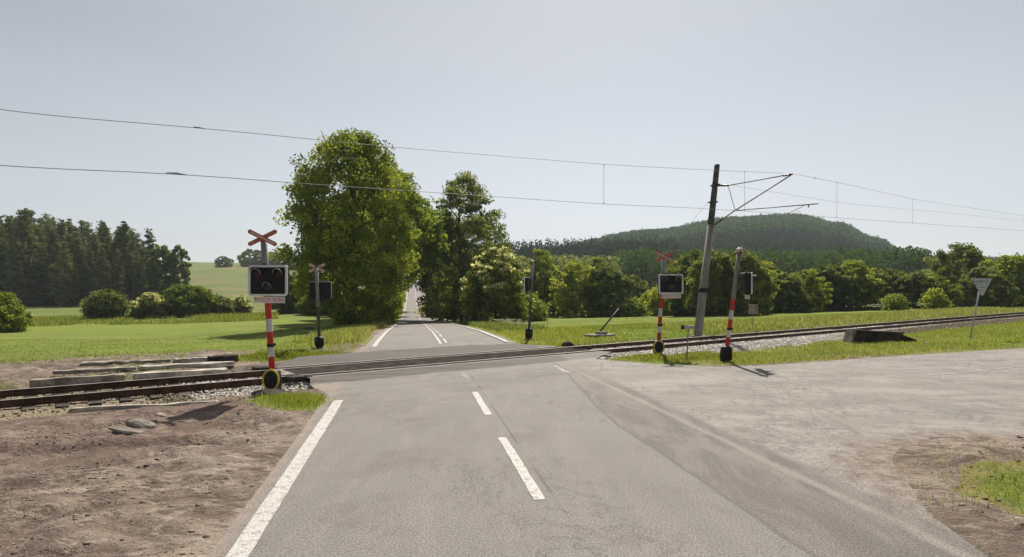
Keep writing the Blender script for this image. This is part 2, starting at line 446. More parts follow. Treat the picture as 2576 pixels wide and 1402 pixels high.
def asphalt_material():
    k = N('asphalt')
    l = k.dot((UY, -UX, 0)); s = k.dot((UX, UY, 0)); n = k.dot((TN[0], TN[1], 0))
    big = k.noise(.25, 4, .6); mid = k.noise(1.3, 5, .65); fine = k.noise(48, 3, .75); grit = k.noise(160, 2, .6)
    lw = k.math('ADD', l, k.math('MULTIPLY_ADD', k.noise(.5, 5, .65), .22, -.11))
    # the running lane: fairly smooth warm grey, paler in the wheel tracks
    a = k.mix(k.rng(big, .3, .7), (0.166, 0.151, 0.139), (0.194, 0.178, 0.165))
    tr = k.noise(1.0, 5, .6, stretch=(2.2, .3, 1, .161), dist=.5)
    a = k.mix(k.rng(tr, .38, .68, 0, .6), a, (0.213, 0.194, 0.178))
    a = k.mix(k.rng(mid, .48, .75, 0, .35), a, (0.150, 0.132, 0.116))
    # right of the seam: rough darker strip, then the worn pale apron of the side road
    seam = k.math('MULTIPLY_ADD', k.rng(s, 10, 21, 0, 1.0), 1.0, 3.72)
    ls = k.math('SUBTRACT', lw, seam)
    strip = k.mix(k.rng(k.noise(1.0, 6, .68, stretch=(1.8, .5, 1, .161), dist=.6), .40, .62), (0.124, 0.110, 0.098), (0.176, 0.158, 0.142))
    strip = k.mix(k.rng(s, 12, 22), strip, (0.210, 0.188, 0.166))
    apron = k.mix(k.rng(k.noise(.5, 7, .7, stretch=(.6, 1.5, 1, -.1), dist=.5), .42, .60), (0.205, 0.187, 0.169), (0.258, 0.237, 0.217))
    apron = k.mix(k.rng(k.noise(.8, 7, .75, stretch=(.45, 1.9, 1, -.12), dist=.8), .52, .62, 0, .75), apron, (0.175, 0.157, 0.142))
    ck = k.math('ABSOLUTE', k.math('SUBTRACT', k.noise(.9, 8, .7, dist=.8), .5))
    apron = k.mix(k.math('MULTIPLY', k.rng(ck, .004, .016, 1, 0), k.rng(k.noise(.35, 3), .40, .52, 0, .75)), apron, (0.095, 0.086, 0.078))
    ck2 = k.math('ABSOLUTE', k.math('SUBTRACT', k.noise(4.5, 6, .7, dist=.6), .5))
    rough_zone = k.rng(ell_node(k, 5.6, 9.2, 3.2, 2.6), 1.0, .3)
    apron = k.mix(k.math('MULTIPLY', k.rng(ck2, .002, .022, 1, 0), k.math('MULTIPLY', rough_zone, .6)), apron, (0.11, 0.10, 0.09))
    apron = k.mix(k.math('MULTIPLY', k.rng(k.noise(6, 5, .7), .5, .62), k.math('MULTIPLY', rough_zone, .45)), apron, (0.33, 0.30, 0.275))
    c = k.mix(k.rng(ls, -.05, .06), a, strip)
    c = k.mix(k.math('MULTIPLY', k.rng(ls, -.62, -.25), k.rng(ls, .02, -.1)), c, (0.186, 0.170, 0.160))
    c = k.mix(k.math('MULTIPLY', k.rng(k.math('ABSOLUTE', ls), .015, .05, 1, 0), .55), c, (0.085, 0.080, 0.078))
    edge = k.math('SUBTRACT', lw, k.rng(s, 6, 20, 5.45, 5.25, 'LINEAR'))
    c = k.mix(k.rng(edge, -.08, .12), c, apron)
    c = k.mix(k.math('MULTIPLY', k.rng(k.math('ABSOLUTE', k.math('SUBTRACT', edge, -.35)), .03, .12, 1, 0), k.rng(s, 21, 15, 0, .5)), c, (0.28, 0.252, 0.225))
    ckm = k.math('ABSOLUTE', k.math('SUBTRACT', k.noise(.7, 8, .72, stretch=(1.2, .5, 1, .161), dist=.7), .5))
    c = k.mix(k.math('MULTIPLY', k.rng(ckm, .003, .013, 1, 0), k.rng(k.noise(.22, 3), .45, .56, 0, .7)), c, (0.11, 0.098, 0.088))
    c = k.mix(k.rng(k.noise(.45, 8, .75, dist=.5), .53, .60, 0, .5), c, (0.140, 0.124, 0.110))
    # crossing approaches: later, darker asphalt
    nn = k.math('ADD', n, k.math('MULTIPLY_ADD', k.noise(.8, 3, .5), .5, -.25))
    cr = k.math('MULTIPLY', k.rng(nn, 15.75, 15.95), k.rng(nn, 23.0, 22.6))
    cr = k.math('MULTIPLY', cr, k.rng(l, 5.6, 5.2, .55, 1))
    c = k.mix(cr, c, k.mix(k.rng(k.noise(.9, 4, .6, stretch=(.2, 2.5, 1, -.6435)), .35, .65), (0.070, 0.061, 0.054), (0.105, 0.093, 0.083)))
    n3_ = k.rng(k.noise(4, 6, .75), .4, .6)
    # dusty left shoulder
    c = k.mix(k.math('MULTIPLY', k.rng(k.math('ADD', l, k.math('MULTIPLY_ADD', mid, .3, -.15)), -1.66, -1.9), k.math('MAXIMUM', k.rng(n, 16.2, 15.6), k.rng(n, 23.2, 24.2))), c, k.mix(n3_, (0.26, 0.215, 0.18), (0.20, 0.17, 0.145)))
    # centre joint
    jn = k.math('ABSOLUTE', k.math('SUBTRACT', k.math('ADD', l, k.math('MULTIPLY_ADD', k.noise(1.2, 4, .6), .1, -.05)), 1.68))
    c = k.mix(k.math('MULTIPLY', k.rng(jn, .006, .03, 1, 0), k.rng(k.noise(.6, 3), .4, .55, .1, .7)), c, (0.09, 0.08, 0.074))
    de = ell_node(k, 7.7, 7.4, 3.6, 3.5)
    dm = k.rng(k.math('ADD', de, k.math('MULTIPLY_ADD', k.noise(1.6, 8, .78), 1.6, -.8)), 1.02, .72)
    c = k.mix(k.math('MULTIPLY', dm, k.rng(l, 5.2, 6.0)), c, k.mix(n3_, (0.12, 0.093, 0.078), (0.235, 0.195, 0.162)))
    # small dark spots and speckle
    c = k.mix(k.math('MULTIPLY', k.rng(k.noise(3.5, 3, .6), .66, .72), .5), c, (0.09, 0.08, 0.075))
    c = k.mix(.50, c, k.mix(k.rng(fine, .32, .68), (0, 0, 0), (1, 1, 1)), 'OVERLAY')
    c = k.mix(k.math('MULTIPLY', k.rng(k.noise(38, 2, .6), .64, .70), .5), c, (0.34, 0.31, 0.28))
    c = k.mix(k.math('MULTIPLY', k.rng(k.noise(33, 2, .6), .36, .30), .45), c, (0.09, 0.08, 0.07))
    c = k.mix(.35, c, k.mix(k.rng(grit, .2, .8), (0, 0, 0), (1, 1, 1)), 'OVERLAY')
    h = k.math('ADD', fine, k.math('MULTIPLY', mid, 1.5))
    return k.principled(c, .85, 0, k.bump(h, .006, 1.0), .25)


def paint_material():
    k = N('road_paint')
    w = k.rng(k.noise(9, 6, .75), .36, .50)
    w2 = k.rng(k.noise(45, 4, .7), .34, .52)
    c = k.mix(k.noise(1.5, 3), (0.44, 0.42, 0.40), (0.54, 0.52, 0.50))
    c = k.mix(k.math('MULTIPLY', w, w2), (0.22, 0.20, 0.185), c)
    return k.principled(c, .7, 0, k.bump(k.noise(60, 3, .7), .004), .3)


def faint_paint_material():
    k = N('worn_road_paint')
    w = k.rng(k.noise(5, 6, .75), .48, .60)
    c = k.mix(w, (0.185, 0.172, 0.158), (0.40, 0.385, 0.365))
    return k.principled(c, .8, 0, k.bump(k.noise(60, 3, .7), .004), .3)


def clod_material():
    k = N('earth_clods')
    c = k.mix(k.rng(k.noise(7, 3, .6), .35, .65), (0.13, 0.095, 0.078), (0.34, 0.285, 0.235))
    return k.principled(c, .95, 0, None, .1)


def gravel_material():
    k = N('ballast_stone')
    v = k.vor(16, out=1)
    sp = k.node('ShaderNodeSeparateColor'); k.link(v, sp.inputs[0])
    c = k.mix(sp.outputs[0], (0.42, 0.37, 0.33), (0.80, 0.76, 0.71))
    dd = k.vor(16)
    c = k.mix(k.rng(dd, .55, .95), c, (0.16, 0.12, 0.10))
    c = k.mix(k.rng(k.attr('rust'), 0, 1, 0, .85), c, k.mix(k.noise(9, 4, .7), (0.12, 0.075, 0.045), (0.20, 0.17, 0.075)))
    return k.principled(c, .9, 0, k.bump(k.math('MULTIPLY', dd, -1), .05), .2)


M['clod'] = clod_material()
M['ground'] = ground_material()
M['asphalt'] = asphalt_material()
M['paint'] = paint_material()
M['faint_paint'] = faint_paint_material()
M['gravel'] = gravel_material()

# ------------------------------------------------------------------ terrain
RS = [0, 22, 30, 40, 50, 65, 80, 98, 117, 141, 165, 193, 240, 287, 400, 500, 610, 700, 800, 950, 1200]
RZ = [0, 0, -.05, -.3, -.7, -1.3, -1.9, -2.45, -2.8, -2.7, -2.0, -1.0, 1.4, 4.0, 7.0, 9.0, 11.5, 15, 20.5, 21, 15]


def road_z(s):
    s = np.asarray(s, dtype=float); w = 0.05 * np.maximum(s - 20, 0)
    return sum(np.interp(s + kk * w, RS, RZ) for kk in (-1, -.5, 0, .5, 1)) / 5


DEP = np.log([20, 35, 55, 90, 125, 170, 200, 290, 400, 610, 720, 850, 1100, 1500, 2200, 5000])
COLS = [-700, 0, 430, 560, 760, 1036, 1300, 1640, 1850, 2000, 2110, 2200, 2300, 2576, 3300]
ZT = np.array([
    [0, -.6, -1.5, -2.6, -2.9, -2.8, -2.6, 0, 4, 12, 16, 20, 20, 15, 10, 0],       # -700
    [0, -.8, -1.8, -2.8, -3.0, -2.9, -2.6, 0, 5, 15, 20, 24, 24, 18, 10, 0],       # 0
    [0, -.8, -1.8, -2.6, -2.9, -2.4, -1.5, 4, 13, 27, 33.5, 36, 30, 20, 10, 0],    # 430
    [0, -.7, -1.5, -2.3, -2.6, -1.8, -.6, 5.5, 14, 27, 32.5, 35, 30, 20, 10, 0],   # 560
    [0, -.5, -1.2, -2.0, -2.4, -1.6, -.4, 5.0, 12, 23, 28, 31, 28, 20, 10, 0],     # 760
    [0, -.4, -1.0, -2.0, -2.8, -2.2, -1.0, 4.0, 7.0, 11.5, 15, 19, 21, 15, 10, 0],  # 1036
    [0, -.3, -1.0, -2.0, -2.6, -2.4, -1.5, 4.0, 13, 24, 30, 36, 40, 30, 20, 0],    # 1300
    [0, -.2, -.8, -1.7, -2.2, -2.0, -1.2, 4.0, 14, 36, 50, 69, 90, 68, 30, 0],     # 1640
    [0, -.1, -.5, -1.1, -1.5, -1.4, -.8, 4.0, 12, 47, 65, 87, 111, 82, 30, 0],     # 1850
    [0, -.1, -.4, -.9, -1.2, -1.0, -.5, 4.0, 12, 48, 68, 91, 116, 84, 30, 0],      # 2000
    [0, -.1, -.3, -.8, -1.0, -.8, -.3, 4.0, 12, 42, 59, 79, 102, 75, 30, 0],       # 2110
    [0, -.1, -.3, -.7, -1.0, -.8, -.2, 4.0, 11, 32, 44, 58, 76, 55, 25, 0],        # 2200
    [0, 0, -.2, -.6, -.9, -.7, -.2, 3.0, 9, 20, 26, 32, 40, 30, 20, 0],            # 2300
    [0, 0, -.2, -.6, -.9, -.7, -.2, 3.0, 8, 18, 22, 26, 32, 25, 20, 0],            # 2576
    [0, 0, -.2, -.5, -.8, -.6, -.1, 3.0, 8, 16, 20, 24, 28, 25, 20, 0]])           # 3300


def base_z(x, y):
    x = np.asarray(x, dtype=float); y = np.asarray(y, dtype=float)
    yy = np.maximum(y, 5.0)
    r = np.hypot(x, yy)
    # use distance for far off-axis points so the land also closes in at the sides
    px = CX + F * x / yy
    dd = np.where(np.abs(x) > 1.3 * yy, r * .75, yy)
    q = np.clip(np.interp(np.clip(px, COLS[0], COLS[-1]), COLS, np.arange(len(COLS))), 0, len(COLS) - 1.0001)
    i = q.astype(int); f = q - i; f = f * f * (3 - 2 * f)
    e = np.clip(np.interp(np.log(np.maximum(dd, 20)), DEP, np.arange(len(DEP))), 0, len(DEP) - 1.0001)
    j = e.astype(int); g = e - j
    z = (ZT[i, j] * (1 - g) + ZT[i, j + 1] * g) * (1 - f) + (ZT[i + 1, j] * (1 - g) + ZT[i + 1, j + 1] * g) * f
    return np.where(y < 5, 0, z)


# near road surfaces as world polygons
def W(pts, z=0): return [(P(a, b, z).x, P(a, b, z).y) for a, b in pts]


apron_far = W([(1500, 903), (1560, 908), (1640, 915), (1740, 920), (1830, 922), (1950, 918), (2060, 910), (2150, 903), (2300, 893), (2440, 884), (2576, 876)])
apron_near = W([(2576, 1106), (2480, 1098), (2400, 1100), (2330, 1112), (2280, 1128), (2262, 1150), (2268, 1180), (2292, 1205), (2312, 1228), (2330, 1262), (2365, 1300), (2430, 1345), (2510, 1402)])
ROAD_POLY = ([road_xy(-30, -1.98), road_xy(6, -1.96), road_xy(12, -1.98), road_xy(15.2, -2.1), road_xy(16.1, -2.5), rail_xy(5.75, 17.0), rail_xy(5.6, 20.0),
              rail_xy(7.2, 22.6), road_xy(24.5, -2.3), road_xy(27, -2.1), road_xy(27, 4.9), road_xy(26.3, 5.6), rail_xy(17.3, 20.6), rail_xy(17.6, 17.0)]
             + apron_far + [(40, 36), (75, 58), (79, 50), (40, 24.5), (20, 14.2)] + apron_near + [(4.35, 4.4), road_xy(2, 5.35), road_xy(-30, 5.35)])


def refine(poly, step, amp, seed):
    out = []
    for i, a in enumerate(poly):
        b = poly[(i + 1) % len(poly)]
        L = math.dist(a, b); k = max(1, int(L / step))
        for j in range(k):
            out.append((a[0] + (b[0] - a[0]) * j / k, a[1] + (b[1] - a[1]) * j / k))
    arr = np.array(out)
    nx = (fbm(arr[:, 0] * 2.2, arr[:, 1] * 2.2, seed, 4) - .5) * 2 * amp; ny = (fbm(arr[:, 0] * 2.2 + 31, arr[:, 1] * 2.2, seed + 9, 4) - .5) * 2 * amp
    rag = ((arr[:, 0] > 3.8) & (arr[:, 1] < 12))[:, None]
    ex = np.stack([fbm(arr[:, 0] * 5, arr[:, 1] * 5, seed + 3, 4) - .5, fbm(arr[:, 0] * 5 + 17, arr[:, 1] * 5, seed + 5, 4) - .5], 1)
    return arr + np.stack([nx, ny], 1) * np.where(rag, 2.2, 1) + ex * rag * .5


def inside(poly, x, y):
    res = np.zeros(x.shape, dtype=bool); n = len(poly)
    for i in range(n):
        x1, y1 = poly[i]; x2, y2 = poly[(i + 1) % n]
        c = ((y1 > y) != (y2 > y))
        with np.errstate(divide='ignore', invalid='ignore'):
            xi = (x2 - x1) * (y - y1) / (y2 - y1 + 1e-12) + x1
        res ^= c & (x < xi)
    return res


def dist_poly(poly, x, y):
    d = np.full(x.shape, 1e9); n = len(poly)
    for i in range(n):
        x1, y1 = poly[i]; x2, y2 = poly[(i + 1) % n]
        vx, vy = x2 - x1, y2 - y1
        t = np.clip(((x - x1) * vx + (y - y1) * vy) / (vx * vx + vy * vy + 1e-12), 0, 1)
        d = np.minimum(d, np.hypot(x - x1 - t * vx, y - y1 - t * vy))
    return np.where(inside(poly, x, y), -d, d)


def ell(x, y, cx, cy, ax, ay, ang=0.0):
    c, s = math.cos(ang), math.sin(ang)
    u = ((x - cx) * c + (y - cy) * s) / ax; v = (-(x - cx) * s + (y - cy) * c) / ay
    return u * u + v * v


def terrain(x, y, detail=False):
    x = np.asarray(x, dtype=float); y = np.asarray(y, dtype=float)
    n = TN[0] * x + TN[1] * y; t = TD[0] * x + TD[1] * y
    l = UY * x - UX * y; s = UX * x + UY * y
    z = base_z(x, y) * smooth(22, 42, n)
    # road bed beyond the crossing
    rz = road_z(s) - 0.06
    w = smooth(8.5, 4.2, np.abs(l - 1.5)) * smooth(21, 26, s)
    z = z * (1 - w) + rz * w
    # track bench and shallow side ditches
    off = np.abs(n - 18.65)
    z = z - 0.36 * np.maximum(smooth(3.5, 2.7, off), smooth(4.7, 3.9, off) * (n < 18) * smooth(17.4, 18.2, t)) - .12 * np.exp(-((n - 23) / 1.2) ** 2)
    z = z - 0.02
    if detail:
        near = smooth(60, 20, np.hypot(x, y))
        dp = np.full(x.shape, 9.0); m = near > 0
        dp[m] = dist_poly(ROAD_POLY, x[m], y[m])
        k = smooth(-.15, .9, dp)
        bumps = (fbm(x * .45, y * .45, 3) - .45) * .22 + (fbm(x * 1.7, y * 1.7, 8) - .5) * .14 + (fbm(x * 5, y * 5, 12, 4) - .5) * .07
        rut = -0.10 * np.exp(-((UY * 0 + (y - 9.6 - .10 * (x + 5) - .25 * np.sin(x * .8))) / .16) ** 2) * smooth(-3.2, -4.6, x)
        rut += 0.07 * np.exp(-((y - 9.95 - .10 * (x + 5) - .25 * np.sin(x * .8)) / .25) ** 2) * smooth(-3.2, -4.6, x)
        sel = smooth(3.4, 4.4, off)
        lip = smooth(-.25, -.05, dp)
        k = k * (1 - smooth(21, 24, s) * smooth(4.6, 3.9, np.abs(l - 1.5))); lip = lip * (1 - smooth(21, 24, s) * smooth(4.6, 3.9, np.abs(l - 1.5)))
        z = z + (bumps * 1.15 + rut) * k * near * (.25 + .75 * sel) + (-.05 * (1 - lip) + .026 * lip * smooth(1.0, .2, dp)) * near
        z = z + (fbm(x * .05, y * .05, 5) - .5) * .9 * smooth(40, 120, n) * smooth(6, 14, np.abs(l - 1.5))
        z = z + (fbm(x * .3, y * .3, 21) - .5) * .22 * smooth(26, 34, n) * smooth(5, 9, np.abs(l - 1.5))
        # earth heaped at the foot of the near signal
    return z


def T(x, y): return float(terrain(np.array([x]), np.array([y]), True)[0])


def make_ground():
    fine = np.radians(np.linspace(-47, 47, 420)); rest = np.radians(np.linspace(47, 313, 60))[1:-1]
    az = np.concatenate([fine, rest]); na = len(az)
    r = np.concatenate([[0.0, 1.5, 3.0], np.geomspace(4.2, 80, 300), np.geomspace(81.5, 6000, 150)])
    A, R = np.meshgrid(az, r)
    x = R * np.sin(A); y = R * np.cos(A)
    z = terrain(x, y, True)
    n = TN[0] * x + TN[1] * y; t = TD[0] * x + TD[1] * y; l = UY * x - UX * y; s = UX * x + UY * y
    nzv = fbm(x * .35, y * .35, 40, 5) - .5; nz2 = fbm(x * 1.2, y * 1.2, 50, 4) - .5
    dirt = np.zeros_like(x); dry = np.zeros_like(x)
    # left forecourt of bare earth, near side of the line
    dirt = np.maximum(dirt, smooth(-1.0, -1.9, l) * smooth(17.2, 16.6, n))
    # bare strip beyond the line at the left
    strip_w = np.interp(t, [-30, -4, 3, 8, 14], [27.5, 27.5, 27.2, 27.0, 24])
    dirt = np.maximum(dirt, smooth(strip_w + 1.6, strip_w - 1.0, n + nzv * 3) * smooth(16.9, 17.4, n) * smooth(4.8, 3.2, l))
    dirt = np.maximum(dirt, .75 * smooth(-4.6, -3.0, l + nzv) * smooth(-1, -2, l) * smooth(22, 23, n) * smooth(60, 45, s))
    # track bed right
    dirt = np.maximum(dirt, .5 * smooth(3.4, 2.7, np.abs(n - 18.65)))
    # right-hand corner
    rc = smooth(0, .3, 1 * (l > 5.0)) * smooth(13.5, 12.0, y)
    gx = P(2520, 1290); dg = ell(x, y, 7.8, 7.0, 2.5, 1.6, -.4)
    dirt = np.maximum(dirt, rc * smooth(.7, 1.1, dg + nz2 * .6))
    dry = np.maximum(dry, rc * smooth(.35, .9, dg))
    # grass returning: patches in the forecourt and beside the near signal
    a = P(755, 1012); dirt = np.where(ell(x, y, a.x, a.y, .95, 1.05, 1.2) + nz2 * .9 < 1.0, dirt * .15, dirt)
    b = P(520, 997); q = smooth(1.4, .7, ell(x, y, b.x - .3, b.y, 2.6, .55, .64) + nz2); dirt = dirt * (1 - .6 * q); dry = np.maximum(dry, q)
    c = P(740, 888); q = smooth(1.4, .7, ell(x, y, c.x, c.y, 2.6, .9, .5) + nz2); dirt = dirt * (1 - .8 * q)
    c = P(960, 850, -.2); q = smooth(1.3, .8, ell(x, y, c.x, c.y, 1.3, 4, 0) + nz2); dirt = dirt * (1 - .5 * q); dry = np.maximum(dry, .6 * q)
    q = smooth(4.4, 3.3, np.abs(n - 18.65)) * smooth(5.5, 4, t); dirt = dirt * (1 - .45 * q); dry = np.maximum(dry, .9 * q)
    # verge between side road and track on the right
    dpr = np.full(x.shape, 9.0); m = (np.hypot(x, y) < 90); dpr[m] = dist_poly(ROAD_POLY, x[m], y[m])
    rs = (t > 17) & (n < 17.5) & (y > 14)
    dirt = np.where(rs, np.maximum(dirt, .62 * smooth(.9, .1, dpr) * smooth(34, 22, t)), dirt)
    dry = np.where(rs, .48 + .3 * smooth(1.0, .2, dpr) - .25 * smooth(24, 34, t), dry)
    q = P(2120, 896); dirt = np.maximum(dirt, .9 * smooth(1.4, .7, ell(x, y, q.x, q.y, 1.9, .45, -.1) + nz2))
    # dry belt along the far side of the track, right
    dry = np.maximum(dry, .6 * smooth(32, 25, n + nzv * 6) * smooth(21, 22, n) * smooth(28, 40, t))
    dry = np.maximum(dry, .4 * smooth(8, 5, np.abs(l - 1.5)) * smooth(26, 30, s))
    # dirt side track going right off the road at the dip
    dirt = np.maximum(dirt, smooth(1.8, .9, np.abs(s - 76 - .0 * l)) * smooth(4, 5, l) * smooth(17, 14, l))
    far = smooth(150, 210, np.hypot(x, y)) * (l < 0) + 0.0
    far = np.maximum(far, .75 * smooth(95, 118, n + nzv * 12) * (x < -30))
    red = smooth(10.0, 12.5, n + nzv * 3) * smooth(16, 15.3, n) * (l < -2) * smooth(-4, -6.5, x)
    pxg = CX + F * x / np.maximum(y, 1)
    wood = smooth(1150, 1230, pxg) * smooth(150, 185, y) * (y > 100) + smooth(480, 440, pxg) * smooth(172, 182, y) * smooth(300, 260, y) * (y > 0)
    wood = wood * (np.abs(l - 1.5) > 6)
    zone = np.stack([dirt, dry, far, red], -1).reshape(-1, 4)
    V = np.stack([x, y, z], -1).reshape(-1, 3)
    nr = len(r)
    i, j = np.meshgrid(np.arange(nr - 1), np.arange(na), indexing='ij')
    j2 = (j + 1) % na
    Fc = np.stack([i * na + j, i * na + j2, (i + 1) * na + j2, (i + 1) * na + j], -1).reshape(-1, 4)
    Fc = Fc[:, ::-1]
    Fc = Fc[na:]            # innermost ring collapses to a point
    o = mesh_np('ground', V, Fc, M['ground'], attrs={'zone': zone, 'wood': wood.reshape(-1)}, smooth_shade=True)
    tag(o, 'grassy and bare earth ground around the level crossing', kind='structure')
    # close the little hole under the camera
    mb = MB(); mb.box((0, 0, -.12), (5, 5, .1)); g = mb.build('ground', M['ground']); tag(g, 'earth below the road', kind='structure')


make_ground()


def flat_sheet(name, poly, z, mat_, label):
    me = bpy.data.meshes.new(name)
    tris = tessellate_polygon([[Vector((a, b, 0)) for a, b in poly]])
    pts = [(a, b, z) for a, b in poly]
    fs = []
    for t3 in tris:
        (ax, ay, _), (bx, by, _), (cx_, cy_, _) = pts[t3[0]], pts[t3[1]], pts[t3[2]]
        fs.append(t3 if (bx - ax) * (cy_ - ay) - (by - ay) * (cx_ - ax) > 0 else t3[::-1])
    me.from_pydata(pts, [], fs); me.materials.append(mat_)
    o = bpy.data.objects.new(name, me); COL.objects.link(o)
    return tag(o, label, kind='structure')


def clean_poly(poly):
    return [tuple(p) for p in poly]


# cut the two rail slots out by laying the road in three pieces: near of the track, far of it (the panels lie between)
def clip_poly(poly, nx, ny, c, keep_less=True):
    out = []
    sgn = 1 if keep_less else -1
    for i in range(len(poly)):
        a, b = poly[i], poly[(i + 1) % len(poly)]
        fa = sgn * (nx * a[0] + ny * a[1] - c); fb = sgn * (nx * b[0] + ny * b[1] - c)
        if fa <= 0: out.append(tuple(a))
        if (fa < 0) != (fb < 0):
            k = fa / (fa - fb); out.append((a[0] + (b[0] - a[0]) * k, a[1] + (b[1] - a[1]) * k))
    return out


RP = clean_poly(refine(ROAD_POLY, .14, .07, 60))
N1, N2 = 17.8, 19.5
flat_sheet('road', clip_poly(RP, TN[0], TN[1], N1 - .502), 0.0, M['asphalt'], 'asphalt road and side road on the near side of the track')
flat_sheet('road', clip_poly(RP, TN[0], TN[1], N2 + .502, False), 0.0, M['asphalt'], 'asphalt road just beyond the track')

# main road beyond the crossing
sv = np.concatenate([np.arange(26.8, 140, 1.2), np.geomspace(141, 1000, 90)])
lv = np.array([-2.05, -1.0, 0.2, 1.5, 2.8, 4.0, 4.85])
Sg, Lg = np.meshgrid(sv, lv, indexing='ij')
Lg = Lg.copy(); Lg[:, 0] += (fbm(sv, sv * 0, 70) - .5) * .25; Lg[:, -1] += (fbm(sv, sv * 0, 71) - .5) * .25
xx = UX * Sg + UY * Lg; yy = UY * Sg - UX * Lg
zz = road_z(Sg) - .02 * np.abs(Lg - 1.5) / 3.3 - .004 * (Sg < 27)
a_, b_ = len(sv), len(lv)
ii, jj = np.meshgrid(np.arange(a_ - 1), np.arange(b_ - 1), indexing='ij')
fc = np.stack([ii * b_ + jj, ii * b_ + jj + 1, (ii + 1) * b_ + jj + 1, (ii + 1) * b_ + jj], -1).reshape(-1, 4)
o = mesh_np('road', np.stack([xx, yy, zz], -1).reshape(-1, 3), fc, M['asphalt'], smooth_shade=True)
tag(o, 'straight asphalt road dipping and climbing between the trees', kind='structure')


def marking(s0, s1, l0, l1, mat_, ragged=.012, name='road_marking', label='painted road marking'):
    k = max(2, int((s1 - s0) / (.25 if s0 < 25 else 1.5)))
    ss = np.linspace(s0, s1, k + 1)
    zz = (road_z(ss) if s1 > 26 else ss * 0) + .006
    if s1 > 26: zz = road_z(ss) + .010 + .0003 * ss
    j0 = (rng.random(k + 1) - .5) * ragged; j1 = (rng.random(k + 1) - .5) * ragged
    va = [(*road_xy(a, l0 + c), z) for a, c, z in zip(ss, j0, zz)]; vb = [(*road_xy(a, l1 + c), z) for a, c, z in zip(ss, j1, zz)]
    fs = [(i, k + 1 + i, k + 2 + i, i + 1) for i in range(k)]
    o = mesh_np(name, va + vb, fs, mat_)
    return tag(o, label, kind='structure')


marking(-6, 14.15, -1.71, -1.50, M['paint'], label='wide white line along the left edge of the near road')
marking(7.12, 10.2, 1.42, 1.56, M['paint'], label='longest white centre dash nearest the camera')
marking(12.05, 14.75, 1.42, 1.56, M['paint'], label='white centre dash in front of the crossing')
marking(16.9, 18.2, 1.42, 1.56, M['faint_paint'], label='worn centre dash touching the crossing')
marking(25.2, 900, -1.70, -1.50, M['paint'], label='white left edge line beyond the crossing')
marking(28.6, 73, 4.30, 4.50, M['paint'], label='white right edge line beyond the crossing')
marking(78.5, 900, 4.30, 4.50, M['paint'], label='white right edge line climbing the hill')
marking(28.0, 900, 1.22, 1.34, M['paint'], label='solid white centre line beyond the crossing')
for q in range(14):
    marking(28.6 + 4.5 * q, 31.6 + 4.5 * q, 1.52, 1.64, M['paint'], label='white dash beside the solid centre line')
marking(17.6, 19.3, 4.45, 4.62, M['faint_paint'], label='worn remnant of the right edge line at the junction')
# faint arc of old edge paint on the side road
arc = [P(a, b) for a, b in ((2330, 944), (2400, 940), (2480, 931), (2576, 921), (2680, 911))]
va = []; 
for p in arc: va += [(p.x, p.y - .08, .006), (p.x, p.y + .08, .006)]
o = mesh_np('road_marking', va, [(2 * i, 2 * i + 2, 2 * i + 3, 2 * i + 1) for i in range(len(arc) - 1)], M['faint_paint'])
tag(o, 'faint worn edge line on the side road', kind='structure')

# ------------------------------------------------------------------ railway
track = empty('railway_track', (*rail_xy(17, 18.65), -.2))
tag(track, 'single railway track of rusty rails crossing the road at an angle', 'railway track')
ti = Matrix.Translation(track.location).inverted()


def rail_profile(n0, t0, t1, sunk=False):
    """flat-bottom rail, foot, web and head; returns body and running surface"""
    out = [(-.070, -.17), (.070, -.17), (.070, -.158), (.012, -.145), (.012, -.045), (.036, -.032), (.036, 0.0), (-.036, 0.0), (-.036, -.032), (-.012, -.045), (-.012, -.145), (-.070, -.158)]
    mb = MB()
    mb.prism(out, lambda a, b, h: ti @ Vector((*rail_xy(t0 + h, n0 + a), b)), t1 - t0)
    o = mb.build('rail', M['rail_rust'], track)
    mb = MB(); mb.prism([(-.030, .0), (.030, .0), (.030, .003), (-.030, .003)], lambda a, b, h: ti @ Vector((*rail_xy(t0 + h, n0 + a), b)), t1 - t0)
    mb.build('running_surface', M['rail_top'], o)


for nn_ in (N1, N2): rail_profile(nn_, -60, 340)


def sleeper_mb(mb, t, inv=None):
    c = ti @ Vector((*rail_xy(t, 18.65), -.235))
    mb.box(c, (.24, 2.75, .12), math.atan2(.6, .8) + random.uniform(-.012, .012), bevel=.012)
    for q in (-1, 1):
        cc = ti @ Vector((*rail_xy(t, 18.65 + q * .85), -.172)); mb.box(cc, (.20, .30, .018), math.atan2(.6, .8))


tl = [5.2 - .62 * k for k in range(17)]; tr_ = [17.9 + .62 * k for k in range(82)]
for t in tl + tr_:
    mb = MB(); sleeper_mb(mb, t); mb.build('sleeper', M['sleeper'], track)
mb = MB()
for t in [17.9 + .62 * k for k in range(82, 300)]: sleeper_mb(mb, t)
o = mb.build('sleeper', M['sleeper'], track); tag(o, 'distant sleepers', kind='stuff')

